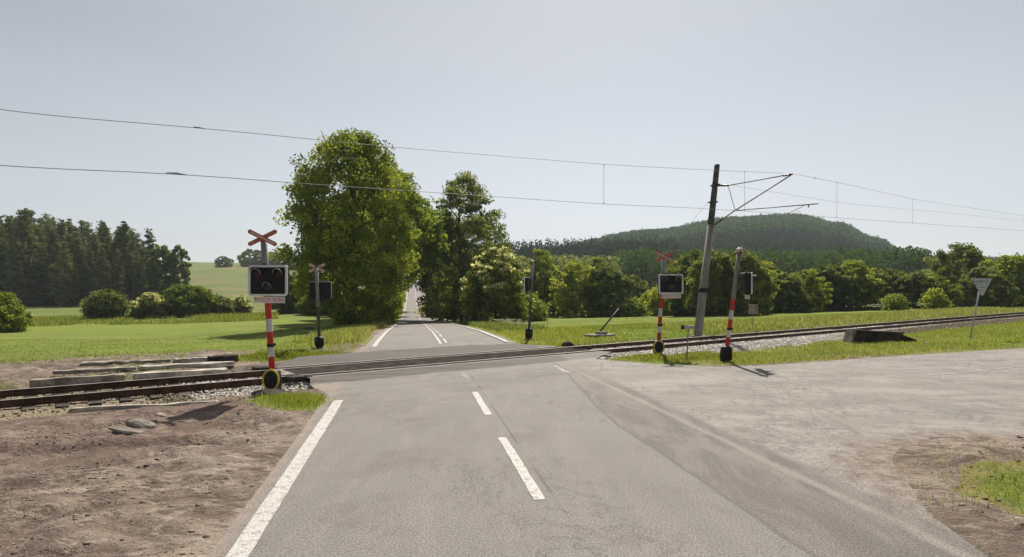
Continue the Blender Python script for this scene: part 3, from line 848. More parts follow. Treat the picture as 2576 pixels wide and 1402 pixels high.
# ballast bed: crowned prism with stones
def ballast(t0, t1, rust, hi):
    st = .16
    tv = np.arange(t0, t1, st); nv = np.array([14.6, 15.2, 15.9, 16.5, 17.2, 17.5, 17.65, 17.95, 18.3, 18.65, 19, 19.35, 19.65, 19.8, 20.1, 20.45, 20.9, 21.5])
    pz = np.array([-.42, -.34, -.26, -.215, -.20, -.19, -.19, -.185, -.185, -.185, -.185, -.185, -.19, -.19, -.20, -.205, -.28, -.42])
    nv2 = np.interp(np.arange(0, len(nv) - 1, .5), np.arange(len(nv)), nv); pz2 = np.interp(np.arange(0, len(nv) - 1, .5), np.arange(len(nv)), pz)
    A, B = np.meshgrid(tv, nv2, indexing='ij')
    Z = np.broadcast_to(pz2, A.shape) + (rng.random(A.shape) - .5) * .035 + (fbm(A * .8, B * .8, 81) - .5) * .06 + hi
    fall = smooth(0, .5, np.minimum(A - t0, t1 - A)); Z = Z * fall + -.3 * (1 - fall)
    X = TD[0] * A + TN[0] * B; Y = TD[1] * A + TN[1] * B
    a_, b_ = A.shape
    ii, jj = np.meshgrid(np.arange(a_ - 1), np.arange(b_ - 1), indexing='ij')
    fc = np.stack([ii * b_ + jj, (ii + 1) * b_ + jj, (ii + 1) * b_ + jj + 1, ii * b_ + jj + 1], -1).reshape(-1, 4)
    ru = np.clip(rust(A, B), 0, 1).reshape(-1)
    return np.stack([X, Y, Z], -1).reshape(-1, 3), fc, ru


def ru_right(A, B): return smooth(32, 40, A) * smooth(17.2, 16.6, B) * 1.2 + (fbm(A * .6, B * 1.5, 90) - .50) * 2.2 * smooth(16.4, 15.2, B) + smooth(38, 60, A) * .8 + smooth(20.3, 20.8, B)
def ru_left(A, B): return smooth(3.8, 2.6, A + (fbm(A, B, 92) - .5) * 3)


v1, f1, r1 = ballast(17.5, 110, ru_right, 0.0)
v2, f2, r2 = ballast(-25, 6.0, ru_left, -.035)
# loose stones, octahedra of uneven shape
def stones(tr, nr, cnt, zbase, rust, size=(.025, .055)):
    t = rng.uniform(*tr, cnt); n = rng.uniform(*nr, cnt)
    sz = rng.uniform(*size, cnt)
    x = TD[0] * t + TN[0] * n; y = TD[1] * t + TN[1] * n
    z = zbase(n, t)
    base = np.array([[1, 0, 0], [0, 1, 0], [-1, 0, 0], [0, -1, 0], [0, 0, 1], [0, 0, -1]], float)
    fb = np.array([[0, 1, 4], [1, 2, 4], [2, 3, 4], [3, 0, 4], [1, 0, 5], [2, 1, 5], [3, 2, 5], [0, 3, 5]])
    an = rng.uniform(0, 6.28, cnt); c, s = np.cos(an), np.sin(an)
    V = base[None] * sz[:, None, None] * rng.uniform(.6, 1.25, (cnt, 6, 1))
    V[:, :, 2] *= .75
    X = V[:, :, 0] * c[:, None] - V[:, :, 1] * s[:, None] + x[:, None]; Y = V[:, :, 0] * s[:, None] + V[:, :, 1] * c[:, None] + y[:, None]
    Z = V[:, :, 2] + z[:, None]
    VV = np.stack([X, Y, Z], -1).reshape(-1, 3)
    FF = (fb[None] + (np.arange(cnt) * 6)[:, None, None]).reshape(-1, 3)
    return VV, FF, np.repeat(np.clip(rust(t, n), 0, 1), 6)


def zb(n, t): return np.interp(n, [14.6, 15.2, 15.9, 16.6, 20.4, 20.9], [-.40, -.32, -.24, -.17, -.17, -.26])


def join_tri(parts):
    V = []; Fs = []; R = []; o = 0
    for v, f, r in parts:
        if f.shape[1] == 4: f = np.concatenate([f[:, [0, 1, 2]], f[:, [0, 2, 3]]])
        V.append(v); Fs.append(f + o); R.append(r); o += len(v)
    return np.concatenate(V), np.concatenate(Fs), np.concatenate(R)


S1 = stones((17.6, 40), (14.9, 20.6), 12000, zb, ru_right)
S2 = stones((17.6, 75), (14.9, 17.5), 9000, zb, ru_right, (.03, .07))
S3 = stones((2.2, 5.9), (16.4, 20.6), 2200, lambda n, t: zb(n, t) - .02, ru_left)
S4 = stones((-16, 3.5), (16.7, 20.8), 1500, lambda n, t: zb(n, t) - .04, ru_left)
v, f, r = join_tri([(v1, f1, r1), (v2, f2, r2), S1, S2, S3, S4])
o = mesh_np('ballast', v, f, M['gravel'], attrs={'rust': r}); tag(o, 'pale grey crushed stone under the railway track', 'ballast', kind='stuff')

# crossing deck: panels between and beside the rails
deck = empty('crossing_deck', (*rail_xy(11.5, 18.65), 0))
tag(deck, 'dark rubber panels carrying the road over the rails', 'level crossing')
di = Matrix.Translation(deck.location).inverted()
def panel(n0, n1, t0, t1, z, m, nm='panel'):
    mb = MB(); mb.prism([(t0 + .3 * (n0 - 17.8) * 0, n0), (t1, n0), (t1, n1), (t0, n1)], lambda a, b, h: di @ Vector((*rail_xy(a, b), z - .09 + h)), .09)
    return mb.build(nm, m, deck)
for q in range(6):
    a0 = 5.75 + q * 1.95
    panel(N1 + .075, N2 - .075, a0, a0 + 1.935, -.004 - .003 * (q % 2), M['rubber'])
panel(N1 - .405, N1 - .04, 5.85, 17.5, -.003, M['rubber'], 'edge_panel')
panel(N2 + .04, N2 + .405, 5.65, 17.35, -.003, M['rubber'], 'edge_panel')
panel(N1 - .50, N1 - .408, 5.95, 17.5, .002, M['edge_strip'], 'edge_strip')
panel(N2 + .408, N2 + .50, 5.75, 17.3, .002, M['edge_strip'], 'edge_strip')
mb = MB(); mb.box(di @ Vector((*rail_xy(5.45, 18.65), -.03)), (.5, 1.3, .10), math.atan2(.6, .8) , bevel=.03)
mb.build('end_ramp', M['concrete'], deck)
mb = MB(); mb.box(di @ Vector((*rail_xy(5.5, 17.45), -.02)), (.45, .45, .12), math.atan2(.6, .8) + .2, bevel=.04)
mb.build('end_block', M['dark_concrete'], deck)
mb = MB(); mb.box(di @ Vector((*rail_xy(5.3, 20.1), -.02)), (.5, .5, .14), math.atan2(.6, .8) + .1, bevel=.05)
mb.build('end_block', M['dark_concrete'], deck)

# ------------------------------------------------------------------ warning signals
BASE_H = .56
STR = [.56, .865, 1.16, 1.465, 1.77, 2.16]


def signal(loc, yaw, lean, label, box_off=.12, striped=True, cross_mat='faded_red', pole='pole_grey', box_yaw=0.0, blank=False, cross_yaw=None, text=True, box_back=.0, cap=False, hk=1.0):
    """yaw 0 faces the camera (-Y); lean = (dx/dz, dy/dz) tilt of the post in world axes"""
    root = empty('crossing_signal', loc)
    tag(root, label, 'railway signal', 'warning signals of the level crossing')
    lx, ly = lean

    def ax(z): return Vector((lx * z, ly * z, z * hk))
    # foot
    mb = MB(); mb.box((0, 0, -.01), (.46, .42, .12), .2, bevel=.03); foot = mb.build('concrete_foot', M['dark_concrete'] if striped else M['concrete'], root)
    # round drum housing at the foot with its yellow rim
    R = Matrix.Rotation(yaw, 4, 'Z')
    mb = MB(); mb.box((0, 0, .12), (.30, .30, .14), yaw, bevel=.02)
    mb.tube([ax(.14), ax(.17), ax(.5), ax(.56)], [.13, .20, .20, .12], 18)
    mb.build('post_base', M['black'], root)
    if striped:
        ring = []
        for k in range(20):
            a = 2 * math.pi * k / 20
            ring.append((.18 * math.cos(a), .235 * math.sin(a)))
        mb = MB()
        n = len(ring)
        o_ = [R @ Vector((a * 1.12, -.215, .34 + b * 1.1)) for a, b in ring]; i_ = [R @ Vector((a * .88, -.215, .34 + b * .9)) for a, b in ring]
        o2 = [p + R @ Vector((0, .03, 0)) for p in o_]; i2 = [p + R @ Vector((0, .03, 0)) for p in i_]
        vs = [[mb.bm.verts.new(p) for p in L] for L in (o_, i_, o2, i2)]
        for k in range(n):
            k2 = (k + 1) % n
            mb.bm.faces.new((vs[0][k], vs[0][k2], vs[1][k2], vs[1][k])); mb.bm.faces.new((vs[0][k], vs[2][k], vs[2][k2], vs[0][k2])); mb.bm.faces.new((vs[1][k], vs[1][k2], vs[3][k2], vs[3][k]))
        mb.build('yellow_rim', M['yellow'], root)
        mb = MB(); mb.prism([(a * .9, b * .92) for a, b in ring], lambda a, b, h: R @ Vector((a, -.215 + h, .34 + b)), .04); mb.build('base_cover', M['black'], root)
        for k in range(5):
            mb = MB(); mb.tube([ax(STR[k]), ax(STR[k + 1])], .073, 14, cap=False)
            mb.build('red_band' if k % 2 == 0 else 'white_band', M['red'] if k % 2 == 0 else M['white'], root)
        mb = MB(); mb.tube([ax(1.10), ax(1.17)], .085, 14); mb.box(ax(1.14) + Vector((.1, 0, .02)), (.05, .05, .06)); mb.build('clamp', M['black'], root)
        mb = MB(); mb.tube([ax(2.15), ax(3.70)], .078, 14); mb.build('post', M[pole], root)
    else:
        mb = MB(); mb.tube([ax(.5), ax(1.9)], .068, 14, cap=False); mb.build('lower_post', M['pole_dark'], root)
        mb = MB(); mb.tube([ax(1.9), ax(3.70)], .073, 14); mb.build('post', M[pole], root)
    # lamp housing
    by = yaw + box_yaw
    B = Matrix.Rotation(by, 4, 'Z')
    c = ax(2.68) + B @ Vector((box_off, -.17 - box_back, 0))

    def L(v): return c + B @ Vector(v)
    Rb = Matrix.Rotation(by, 4, 'Z')
    mb = MB(); mb.box(L((0, .05, 0)), (.895, .19, .725), Rb, bevel=.045); hous = mb.build('lamp_housing', M['black'], root)
    # pale border with rounded corners
    w, h, rr, th = .45, .365, .07, .05

    def rrect(w, h, r):
        o = []
        for cx_, cy_, a0 in ((w - r, h - r, 0), (-w + r, h - r, 90), (-w + r, -h + r, 180), (w - r, -h + r, 270)):
            for k in range(5):
                a = math.radians(a0 + 22.5 * k); o.append((cx_ + r * math.cos(a), cy_ + r * math.sin(a)))
        return o
    O = rrect(w, h, rr); I = rrect(w - th, h - th, rr * .6)
    mb = MB(); n = len(O)
    fr = [[mb.bm.verts.new(L((a, d, b))) for a, b in S] for S, d in ((O, -.085), (I, -.085), (O, -.045), (I, -.045))]
    for k in range(n):
        k2 = (k + 1) % n
        mb.bm.faces.new((fr[0][k], fr[0][k2], fr[1][k2], fr[1][k])); mb.bm.faces.new((fr[2][k], fr[2][k2], fr[3][k2], fr[3][k]))
        mb.bm.faces.new((fr[0][k], fr[2][k], fr[2][k2], fr[0][k2])); mb.bm.faces.new((fr[1][k], fr[1][k2], fr[3][k2], fr[3][k]))
    mb.build('housing_border', M['frame'], root)
    mb = MB(); mb.prism(I, lambda a, b, hh: L((a, -.060 + hh, b)), .012); mb.build('face_panel', M['black'], root)
    for (a, b, mt, r_) in ((-.245, .17, 'lens', .095), (.245, .17, 'lens', .095), (0, -.14, 'clear', .085)):
        mb = MB()
        mb.prism([(r_ * math.cos(2 * math.pi * k / 20), r_ * math.sin(2 * math.pi * k / 20)) for k in range(20)], lambda p, q, hh: L((a + p, -.078 + hh, b + q)), .02)
        ln = mb.build('lamp', M[mt], root)
        # hood over the lens
        mb = MB(); k0, k1 = 0, 12
        prof = []
        for k in range(13):
            an = math.radians(-15 + 210 * k / 12)
            prof.append((math.cos(an), math.sin(an)))
        for k in range(12):
            q = []
            for kk in (k, k + 1):
                for dd, rad in ((-.065, r_ + .012), (-.065 - .17 * (.35 + .65 * math.sin(math.pi * kk / 12)), r_ + .008)):
                    q.append(mb.bm.verts.new(L((a + prof[kk][0] * rad, dd, b + prof[kk][1] * rad))))
            mb.bm.faces.new((q[0], q[1], q[3], q[2]))
        bmesh.ops.remove_doubles(mb.bm, verts=mb.bm.verts, dist=.0005)
        bmesh.ops.solidify(mb.bm, geom=mb.bm.faces[:], thickness=.006)
        hd = mb.build('hood', M['black'], root)
        mb = MB(); pts = [L((a + prof[kk][0] * (r_ + .011), -.067 - .17 * (.35 + .65 * math.sin(math.pi * kk / 12)), b + prof[kk][1] * (r_ + .011))) for kk in range(13)]
        mb.tube(pts, .006, 6); mb.build('hood_rim', M['visor'], hd)
    # bracket and small fitting on top
    for zq in (.2, -.2):
        mb = MB(); mb.box(L((-box_off, .15, zq)), (.14, .16, .05), Rb); mb.build('bracket', M['pole_dark'], root)
    mb = MB(); mb.box(L((-.05 - box_off * .5, .02, .385)), (.13, .09, .06), Rb, bevel=.01); mb.build('cable_cap', M['pole_dark'], root)
    # plate below
    mb = MB(); mb.box(L((.02, -.02, -.455)), (.72, .015, .15), Rb, bevel=.004); pl = mb.build('text_plate', M['plate' if striped else 'pole_dark'], root)
    if text:
        cu = bpy.data.curves.new('lettering', 'FONT'); cu.body = 'POZOR VLAK'; cu.size = .115; cu.align_x = 'CENTER'; cu.align_y = 'CENTER'; cu.extrude = .001
        to = bpy.data.objects.new('lettering', cu); COL.objects.link(to)
        me = bpy.data.meshes.new_from_object(to); bpy.data.objects.remove(to)
        me.materials.clear(); me.materials.append(M['faded_red'])
        to = bpy.data.objects.new('lettering', me); COL.objects.link(to); to.parent = pl
        to.matrix_local = Matrix.Translation(L((.02, -.0295, -.455))) @ Rb @ Matrix.Rotation(math.pi / 2, 4, 'X')
    # St Andrew's cross
    cy = yaw if cross_yaw is None else cross_yaw
    Cm = Matrix.Rotation(cy, 4, 'Z')
    top = ax(3.70) + Cm @ Vector((0, -.09, 0))
    cr = None
    for q, sg in enumerate((1, -1)):
        ang = sg * math.radians(27)
        mb = MB()
        half, wd = .345, .052
        out = [(half, -wd), (half + .035, 0), (half, wd), (-half, wd), (-half - .035, 0), (-half, -wd)]
        f3 = lambda a, b, h: top + Cm @ Vector((a * math.cos(ang) - b * math.sin(ang), -.012 * q + h, a * math.sin(ang) + b * math.cos(ang)))
        mb.prism(out, f3, .010)
        arm = mb.build('cross_arm', M[cross_mat], root)
        mb = MB(); f4 = lambda a, b, h: f3(a, b, -.002) if h == 0 else f3(a, b, .001)
        mb.prism([(half * .9, -.016), (half * .9, .016), (-half * .9, .016), (-half * .9, -.016)], f4, 1); mb.build('reflective_stripe', M['white' if cross_mat != 'faded_red' or q else 'faded_red'], arm)
    mb = MB(); mb.box(ax(3.70) + Cm @ Vector((0, -.045, 0)), (.10, .08, .12), Cm); mb.build('cross_mount', M['pole_dark'], root)
    if cap:
        mb = MB(); p = ax(3.75); mb.tube([p, p + Vector((0, 0, .05)), p + Vector((0, 0, .11)), p + Vector((0, 0, .14))], [.10, .12, .09, .03], 14); mb.build('bell', M['white'], root)
    return root


def gp(px, py):
    p = P(px, py, 0); p.z = max(T(p.x, p.y), -.03); return p


signal(gp(688, 988), math.radians(4), (-.063, 0), 'striped crossing signal standing left of the near road, its black lamp box facing the camera', box_off=.11)
signal(gp(1655, 893), math.radians(-3), (.062, 0), 'striped crossing signal right of the road, facing the camera, beside the leaning one', box_off=.27)
signal(gp(1824, 911), math.radians(81), (.128, 0), 'leaning striped signal seen edge-on at the far right, white bell on top', box_off=-.02, box_back=.20, cross_yaw=math.radians(66), cap=True, pole='mast_concrete')
s3 = P(804, 873, 0); s3.z = T(s3.x, s3.y)
signal(s3, math.radians(188), (-.035, 0), 'grey post signal seen from behind, standing beyond the track left of the road', box_off=-.10, striped=False, pole='pole_grey', text=False, hk=.93, cross_mat='pale_red')
s4 = P(1330, 846, 0); s4.z = T(s4.x, s4.y)
signal(s4, math.radians(-105), (.05, 0), 'grey post signal turned away beyond the track, right of the road', box_off=.08, striped=False, pole='pole_grey', text=False, cap=True, hk=1.07)

# ------------------------------------------------------------------ overhead line mast
mp_ = P(1755, 836, 0); mp_.z = T(mp_.x, mp_.y)
mast = empty('catenary_mast', mp_)
tag(mast, 'tall leaning grey mast with a cantilever arm over the railway track', 'mast')
E = Vector((.6, -.8, 0)); PN = Vector((.8, .6, 0))


def mpnt(px, py): return on_plane(px, py, P(1755, 836, 0), PN) - mp_


b0 = Vector((0, 0, 0)); j1 = on_plane(1788, 566, P(1755, 836, 0), Vector((0, 1, 0))) - mp_; t1_ = on_plane(1804, 416, P(1755, 836, 0), Vector((0, 1, 0))) - mp_
mb = MB(); mb.tube([b0 - Vector((0, 0, .3)), b0, j1], [.24, .24, .185], 20); low = mb.build('lower_shaft', M['mast_concrete'], mast)
mb = MB(); mb.tube([j1, t1_, t1_ + Vector((0, 0, .05))], [.18, .15, .12], 16); mb.build('upper_shaft', M['mast_shade_and_steel'], mast)  # shadow boundary on the mast put in as a darker upper section
mb = MB(); q = b0.lerp(j1, .42); mb.tube([q - Vector((0, 0, .12)), q + Vector((0.02, 0, .12))], .25, 20); mb.box(q + Vector((.2, -.1, 0)), (.14, .14, .2)); mb.build('mast_clamp', M['black'], mast)
mb = MB(); mb.tube([b0 + Vector((0, 0, -.1)), b0 + Vector((0, 0, .12))], .40, 16); mb.build('mast_foot', M['concrete'], mast)
tipp, brk, el, lowb = mpnt(1994, 438), mpnt(1832, 467), mpnt(1849, 530), mpnt(1797, 566)
topb = mpnt(1806, 467)
mb = MB(); mb.tube([topb, brk], .035, 8); mb.tube([brk, tipp], .028, 8); mb.build('top_tube', M['steel'], mast)
mb = MB(); mb.tube([lowb, el, tipp], .034, 8); mb.build('diagonal_tube', M['steel'], mast)
mb = MB(); mb.tube([brk, el], .018, 8); mb.build('strut', M['steel'], mast)
rg = mpnt(2058, 513)
mb = MB(); mb.tube([el, rg], .026, 8); mb.build('registration_tube', M['steel'], mast)
sa = mpnt(2034, 516); mb = MB(); mb.tube([mpnt(2026, 515), mpnt(2013, 523), mpnt(1984, 537)], .016, 6); mb.tube([sa, sa + Vector((0, 0, -.12))], .03, 6); mb.build('steady_arm', M['steel'], mast)


def insul(a, b, n=5, r=.07):
    mb = MB(); pts = []; rr = []
    for k in range(n * 2 + 1):
        pts.append(a.lerp(b, k / (n * 2))); rr.append(r if k % 2 else r * .45)
    mb.tube(pts, rr, 12); return mb.build('insulator', M['porcelain'], mast)


insul(topb.lerp(brk, .05), brk); insul(lowb, lowb.lerp(el, .45)); insul(tipp.lerp(brk, .14), tipp.lerp(brk, .03), 3)
ib = on_plane(1781, 509, P(1755, 836, 0), Vector((0, 1, 0))) - mp_; sh = j1.lerp(t1_, .38)
mb = MB(); mb.tube([sh, ib], .03, 8); mb.box(sh, (.42, .4, .07)); q2 = j1.lerp(t1_, .68); mb.box(q2 + Vector((.12, -.1, -.05)), (.2, .2, .12)); mb.box(j1.lerp(t1_, .66), (.4, .4, .08)); mb.build('bracket', M['mast_shade_and_steel'], mast)
# guy wire to its anchor
anc = P(1508, 842, 0); anc.z = T(anc.x, anc.y)
guy = empty('guy_anchor', anc); tag(guy, 'low concrete anchor block with a slanting stay wire up to the mast', 'anchor')
mb = MB(); mb.box((0, 0, .06), (1.5, .9, .22), .5, bevel=.04); mb.box((.1, 0, .2), (.5, .5, .22), .4, bevel=.04); mb.build('block', M['concrete'], guy)
top_g = ib + mp_ - anc; r0 = Vector((.02, 0, .3)); rod = P(1545, 797, 0)
rodv = (top_g - r0) * .17 + r0
mb = MB(); mb.tube([r0, rodv], .045, 8); mb.build('anchor_rod', M['mast_shade_and_steel'], guy)
mb = MB(); mb.tube([rodv, top_g], .009, 6); mb.build('stay_wire', M['wire'], guy)

# ------------------------------------------------------------------ overhead wires, all on the vertical plane over the track
wroot_p = Vector((*rail_xy(17, 18.5), 6)); wroot = empty('overhead_line', wroot_p)
tag(wroot, 'thin overhead contact and carrier wires with droppers strung above the track', 'overhead wire')
WPN = Vector((TN[0], TN[1], 0)); WP = Vector((*rail_xy(0, 18.3), 0))


def wp(px, py): return on_plane(px, py, WP, WPN) - wroot_p


def wire(name, pts, r):
    # resample smoothly over t
    pts = sorted(pts, key=lambda v: v.x)
    xs = [v.x for v in pts]; tt = np.linspace(xs[0], xs[-1], 220)
    yv = np.interp(tt, xs, [v.y for v in pts]); zv = np.interp(tt, xs, [v.z for v in pts])
    zv = np.convolve(np.pad(zv, 2, mode='edge'), np.ones(5) / 5, 'valid'); zv[0] = pts[0].z; zv[-1] = pts[-1].z
    mb = MB(); mb.tube([Vector(p) for p in zip(tt, yv, zv)], r, 6); mb.build(name, M['wire'], wroot)
    return lambda x: float(np.interp(x, tt, zv))


ext = Vector((-24 * .8, -24 * .6, 0)); ex2 = Vector((60 * .8, 60 * .6, 0))
c0 = wp(0, 420); m0 = wp(0, 282)
up = [m0 + ext + Vector((0, 0, 1.2)), m0, wp(260, 302), wp(500, 322), wp(800, 352), wp(1000, 372), wp(1250, 392), wp(1520, 414), wp(1800, 429), wp(1994, 437), wp(2117, 461), wp(2300, 502), wp(2576, 543), wp(2576, 543) + ex2]
dn = [c0 + ext, c0, wp(445, 437), wp(740, 461), wp(1215, 493), wp(1520, 514), wp(1715, 522), wp(1980, 538), wp(2117, 549), wp(2576, 581), wp(2576, 581) + ex2]
fu = wire('carrier_wire', up, .008); fd = wire('contact_wire', dn, .009)
mid_w = [wp(1838, 466), wp(2117, 511), wp(2437, 541), wp(2576, 556), wp(2576, 556) + ex2]
wire('second_wire', mid_w, .006)
for px in (1519, 1873, 2105, 2296):
    a = wp(px, 480)
    mb = MB(); mb.tube([Vector((a.x, a.y, fd(a.x))), Vector((a.x, a.y, fu(a.x)))], .0075, 5)
    for zz_ in (fd(a.x) + .03, fu(a.x) - .03): mb.tube([Vector((a.x, a.y, zz_ - .03)), Vector((a.x, a.y, zz_ + .03))], .018, 6)
    mb.build('dropper', M['wire'], wroot)
for px, py in ((503, 322), (2050, 449)):
    a = wp(px, py); mb = MB(); mb.tube([a + Vector((-.12, -.09, 0)), a, a + Vector((.12, .09, 0))], [.011, .02, .011], 6); mb.build('splice', M['wire'], wroot)
a = wp(445, 436); mb = MB(); mb.tube([a + Vector((-.2, -.15, -.02)), a, a + Vector((.2, .15, -.02))], [.011, .022, .011], 6); mb.build('splice', M['wire'], wroot)

# ------------------------------------------------------------------ small trackside things
def stake(px, py, h, pw, ph, lean, label, matp='pole_grey', offx=0.0, z=0, r=.022, platemat='signback', cat='marker post', dark_end=False):
    p = P(px, py, z); p.z = T(p.x, p.y)
    e = empty('marker_post', p); tag(e, label, cat)
    mb = MB(); mb.tube([(0, 0, -.2), (lean * h, 0, h)], r, 8); mb.build('post', M[matp], e)
    mb = MB(); mb.box((lean * h + offx, -.035, h), (pw, .03, ph), 0, bevel=.008); pl = mb.build('plate', M[platemat], e)
    if dark_end:
        mb = MB(); mb.box((lean * h + offx - pw / 2 - .05, -.035, h), (.1, .07, ph * 1.2), 0, bevel=.01); mb.build('plate_end', M['black'], e)
    return e


stake(1727, 906, 1.12, .36, .12, .06, 'thin post with a small grey crosswise plate between the two right-hand signals', offx=.02, dark_end=True)
stake(1893, 826, 1.25, .62, .62, .03, 'small square pale sign on a post beyond the track, right of the mast', platemat='concrete', z=-.05)
stake(783, 878, .95, .34, .14, .02, 'thin white stake with a little dark plate left of the grey signal post', matp='white', platemat='pole_dark', offx=-.08)

# give way sign seen from behind
gp_ = P(2438, 852, 0); gp_.z = T(gp_.x, gp_.y)
gw = empty('give_way_sign', gp_); tag(gw, 'downward pointing triangular road sign on a thin post, seen from behind', 'road sign')
hh_ = 2.95; lean_ = .22
mb = MB(); mb.tube([(0, 0, -.3), (lean_ * hh_ * .95, 0, hh_)], .035, 10); mb.build('post', M['signback'], gw)
cx_ = lean_ * hh_ * .93
tri = [(-.48, .10), (-.43, .17), (.43, .17), (.48, .10), (.05, -.68), (-.05, -.68)]
mb = MB(); mb.prism(tri, lambda a, b, h: Vector((cx_ + a, -.04 - h, hh_ - .15 + b)), .012); mb.build('sign_back', M['signback'], gw)
mb = MB(); mb.box((cx_, -.045, hh_ - .12), (.6, .02, .04)); mb.box((cx_, -.045, hh_ - .42), (.3, .02, .04)); mb.build('rail_clamp', M['steel'], gw)

# dark culvert headwall at the right
hw = P(2200, 861, 0); hw.z = T(hw.x, hw.y)
wall = empty('culvert_headwall', hw); tag(wall, 'dark weathered concrete culvert wall with shade in its colour, half sunk in the grass beside the track', 'culvert')
wr = math.radians(8)
Rw = Matrix.Rotation(wr, 4, 'Z')
def WL(a, b, c): return Rw @ Vector((a, b, c))
Lh = 1.45
mb = MB(); mb.prism([(-Lh, -.25), (Lh * .86, -.25), (Lh * .95, .42), (-Lh * .78, .56)], lambda a, b, h: WL(a, h - .1, b), .35); mb.build('front_wall', M['dark_concrete'], wall)  # dark opening and backlit face put into the wall's near-black colour
mb = MB(); mb.prism([(-Lh * .80, .56), (Lh * .97, .42), (Lh * .97, .47), (-Lh * .80, .62)], lambda a, b, h: WL(a, h - .14, b), .6); mb.build('coping', M['dark_concrete'], wall)
mb = MB(); mb.prism([(-Lh * 1.02, -.25), (-Lh * .96, -.25), (-Lh * .74, .58), (-Lh * .84, .60)], lambda a, b, h: WL(a, h - .22, b), .55); mb.build('wing_wall', M['concrete'], wall)
mb = MB(); mb.prism([(Lh * .9, -.2), (Lh * 1.5, -.15), (Lh * 1.5, .1), (Lh * .98, .36)], lambda a, b, h: WL(a, h, b), .3); mb.build('side_wall', M['dark_concrete'], wall)

# old concrete slabs at the left beyond the track
def slab(x0, y0, x1, y1, th, wd, matn, label, zt=.12, grp='old concrete slabs lying beside the track'):
    a = P(x0, y0, zt); b = P(x1, y1, zt)
    c = (a + b) / 2; L = (b - a).length; ang = math.atan2(b.y - a.y, b.x - a.x)
    z = T(c.x, c.y)
    mb = MB(); mb.box((0, 0, 0), (L, wd, th), None, bevel=.018)
    bm = mb.bm
    bmesh.ops.subdivide_edges(bm, edges=[e for e in bm.edges if e.calc_length() > .5], cuts=7)
    for v in bm.verts: v.co += Vector((random.uniform(-.02, .02), random.uniform(-.03, .03), random.uniform(-.022, .016)))
    o = mb.build('concrete_slab', M[matn]); o.location = (c.x, c.y, zt - th / 2); o.rotation_euler = (0, 0, ang)
    tag(o, label, 'concrete slab', grp)
    return o


slab(205, 912, 430, 903, .16, .42, 'concrete', 'long grey slab in the row farthest from the track, left end', .04)
slab(438, 903, 528, 897, .20, .40, 'pale_concrete', 'short pale slab in the farthest row, touching the dark block', .05)
slab(526, 897, 594, 892, .32, .34, 'dark_concrete', 'very dark block at the right end of the farthest row', .10)  # block in the darkest concrete tone
slab(137, 932, 345, 922, .10, .45, 'concrete', 'flat mid-row slab sunk in the earth at the left', .035)
slab(350, 921, 590, 909, .10, .45, 'pale_concrete', 'flat pale mid-row slab on the right', .035)
slab(76, 955, 312, 940, .24, .34, 'concrete', 'grey slab in the row next to the rails, left one', .04)
slab(335, 940, 570, 926, .24, .34, 'pale_concrete', 'pale slab in the row next to the rails, right one', .04)
slab(180, 1026, 548, 1009, .10, .16, 'pale_concrete', 'narrow pale kerb half buried on the near side of the rails', .035, grp='old concrete slabs lying beside the track')


def rock(px, py, s, label, matn='concrete', name='concrete_fragment', cat='rubble', z=0, rot=0.0, seed=1):
    p = P(px, py, z); r = random.Random(seed)
    bm = bmesh.new(); bmesh.ops.create_icosphere(bm, subdivisions=2, radius=1.0)
    for v in bm.verts:
        k = 1 + r.uniform(-.16, .16)
        v.co = Vector((v.co.x * s[0] * k, v.co.y * s[1] * k, v.co.z * s[2] * k * (1 - .25 * abs(v.co.x))))
    mb = MB(); mb.bm.free(); mb.bm = bm
    o = mb.build(name, M[matn]); o.location = (p.x, p.y, T(p.x, p.y) + s[2] * .3); o.rotation_euler = (0, .1, rot)
    return tag(o, label, cat)


rock(352, 1079, (.36, .14, .10), 'broken concrete piece tilted on the bare earth, larger of two', rot=-.35, seed=2)
rock(318, 1094, (.33, .12, .05), 'flat broken concrete piece lying in front of the tilted one', rot=-.2, seed=3)
rock(405, 1050, (.13, .07, .05), 'small stone on the bare earth near the signal shadow', 'pale_concrete', 'stone', 'stone', rot=-.4, seed=4)
rock(972, 1052 + 8, (.05, .03, .02), 'tiny pale pebble beside the white edge line', 'pale_concrete', 'stone', 'stone', seed=5)
rock(1428, 857, (.30, .22, .16), 'dark stone block in the grass left of the anchor block', 'dark_concrete', 'stone', 'stone', seed=6)
rock(1300, 858, (.35, .2, .12), 'low dark stone at the corner where road meets track', 'dark_concrete', 'stone', 'stone', seed=7)
rock(686, 998, (.50, .30, .13), 'earth mound with shade in its dark colour at the foot of the near left signal', 'dark_concrete', 'shaded_earth_mound', 'earth mound', rot=.12, seed=8)  # soil hump whose near-black colour includes the shadow below the signal
rock(2331, 868, (.07, .05, .06), 'white litter scrap in the grass right of the culvert wall', 'white', 'litter', 'litter', seed=9)
rock(2090, 1180, (.035, .03, .02), 'small dark pebble on the pale side road', 'dark_concrete', 'stone', 'stone', seed=10)
# marker block by the dirt track down the road
q = Vector((*road_xy(72.3, 5.95), 0)); q.z = T(q.x, q.y)
e = empty('kilometre_stone', q); tag(e, 'short dark roadside stone with a pale stripe where a dirt track joins', 'marker stone')
mb = MB(); mb.box((0, 0, .45), (.85, .5, 1.15), .1, bevel=.14, taper=.8); mb.build('stone_body', M['dark_concrete'], e)
mb = MB(); mb.box((.14, -.25, .45), (.2, .06, .8), .1, bevel=.02); mb.build('pale_stripe', M['white'], e)

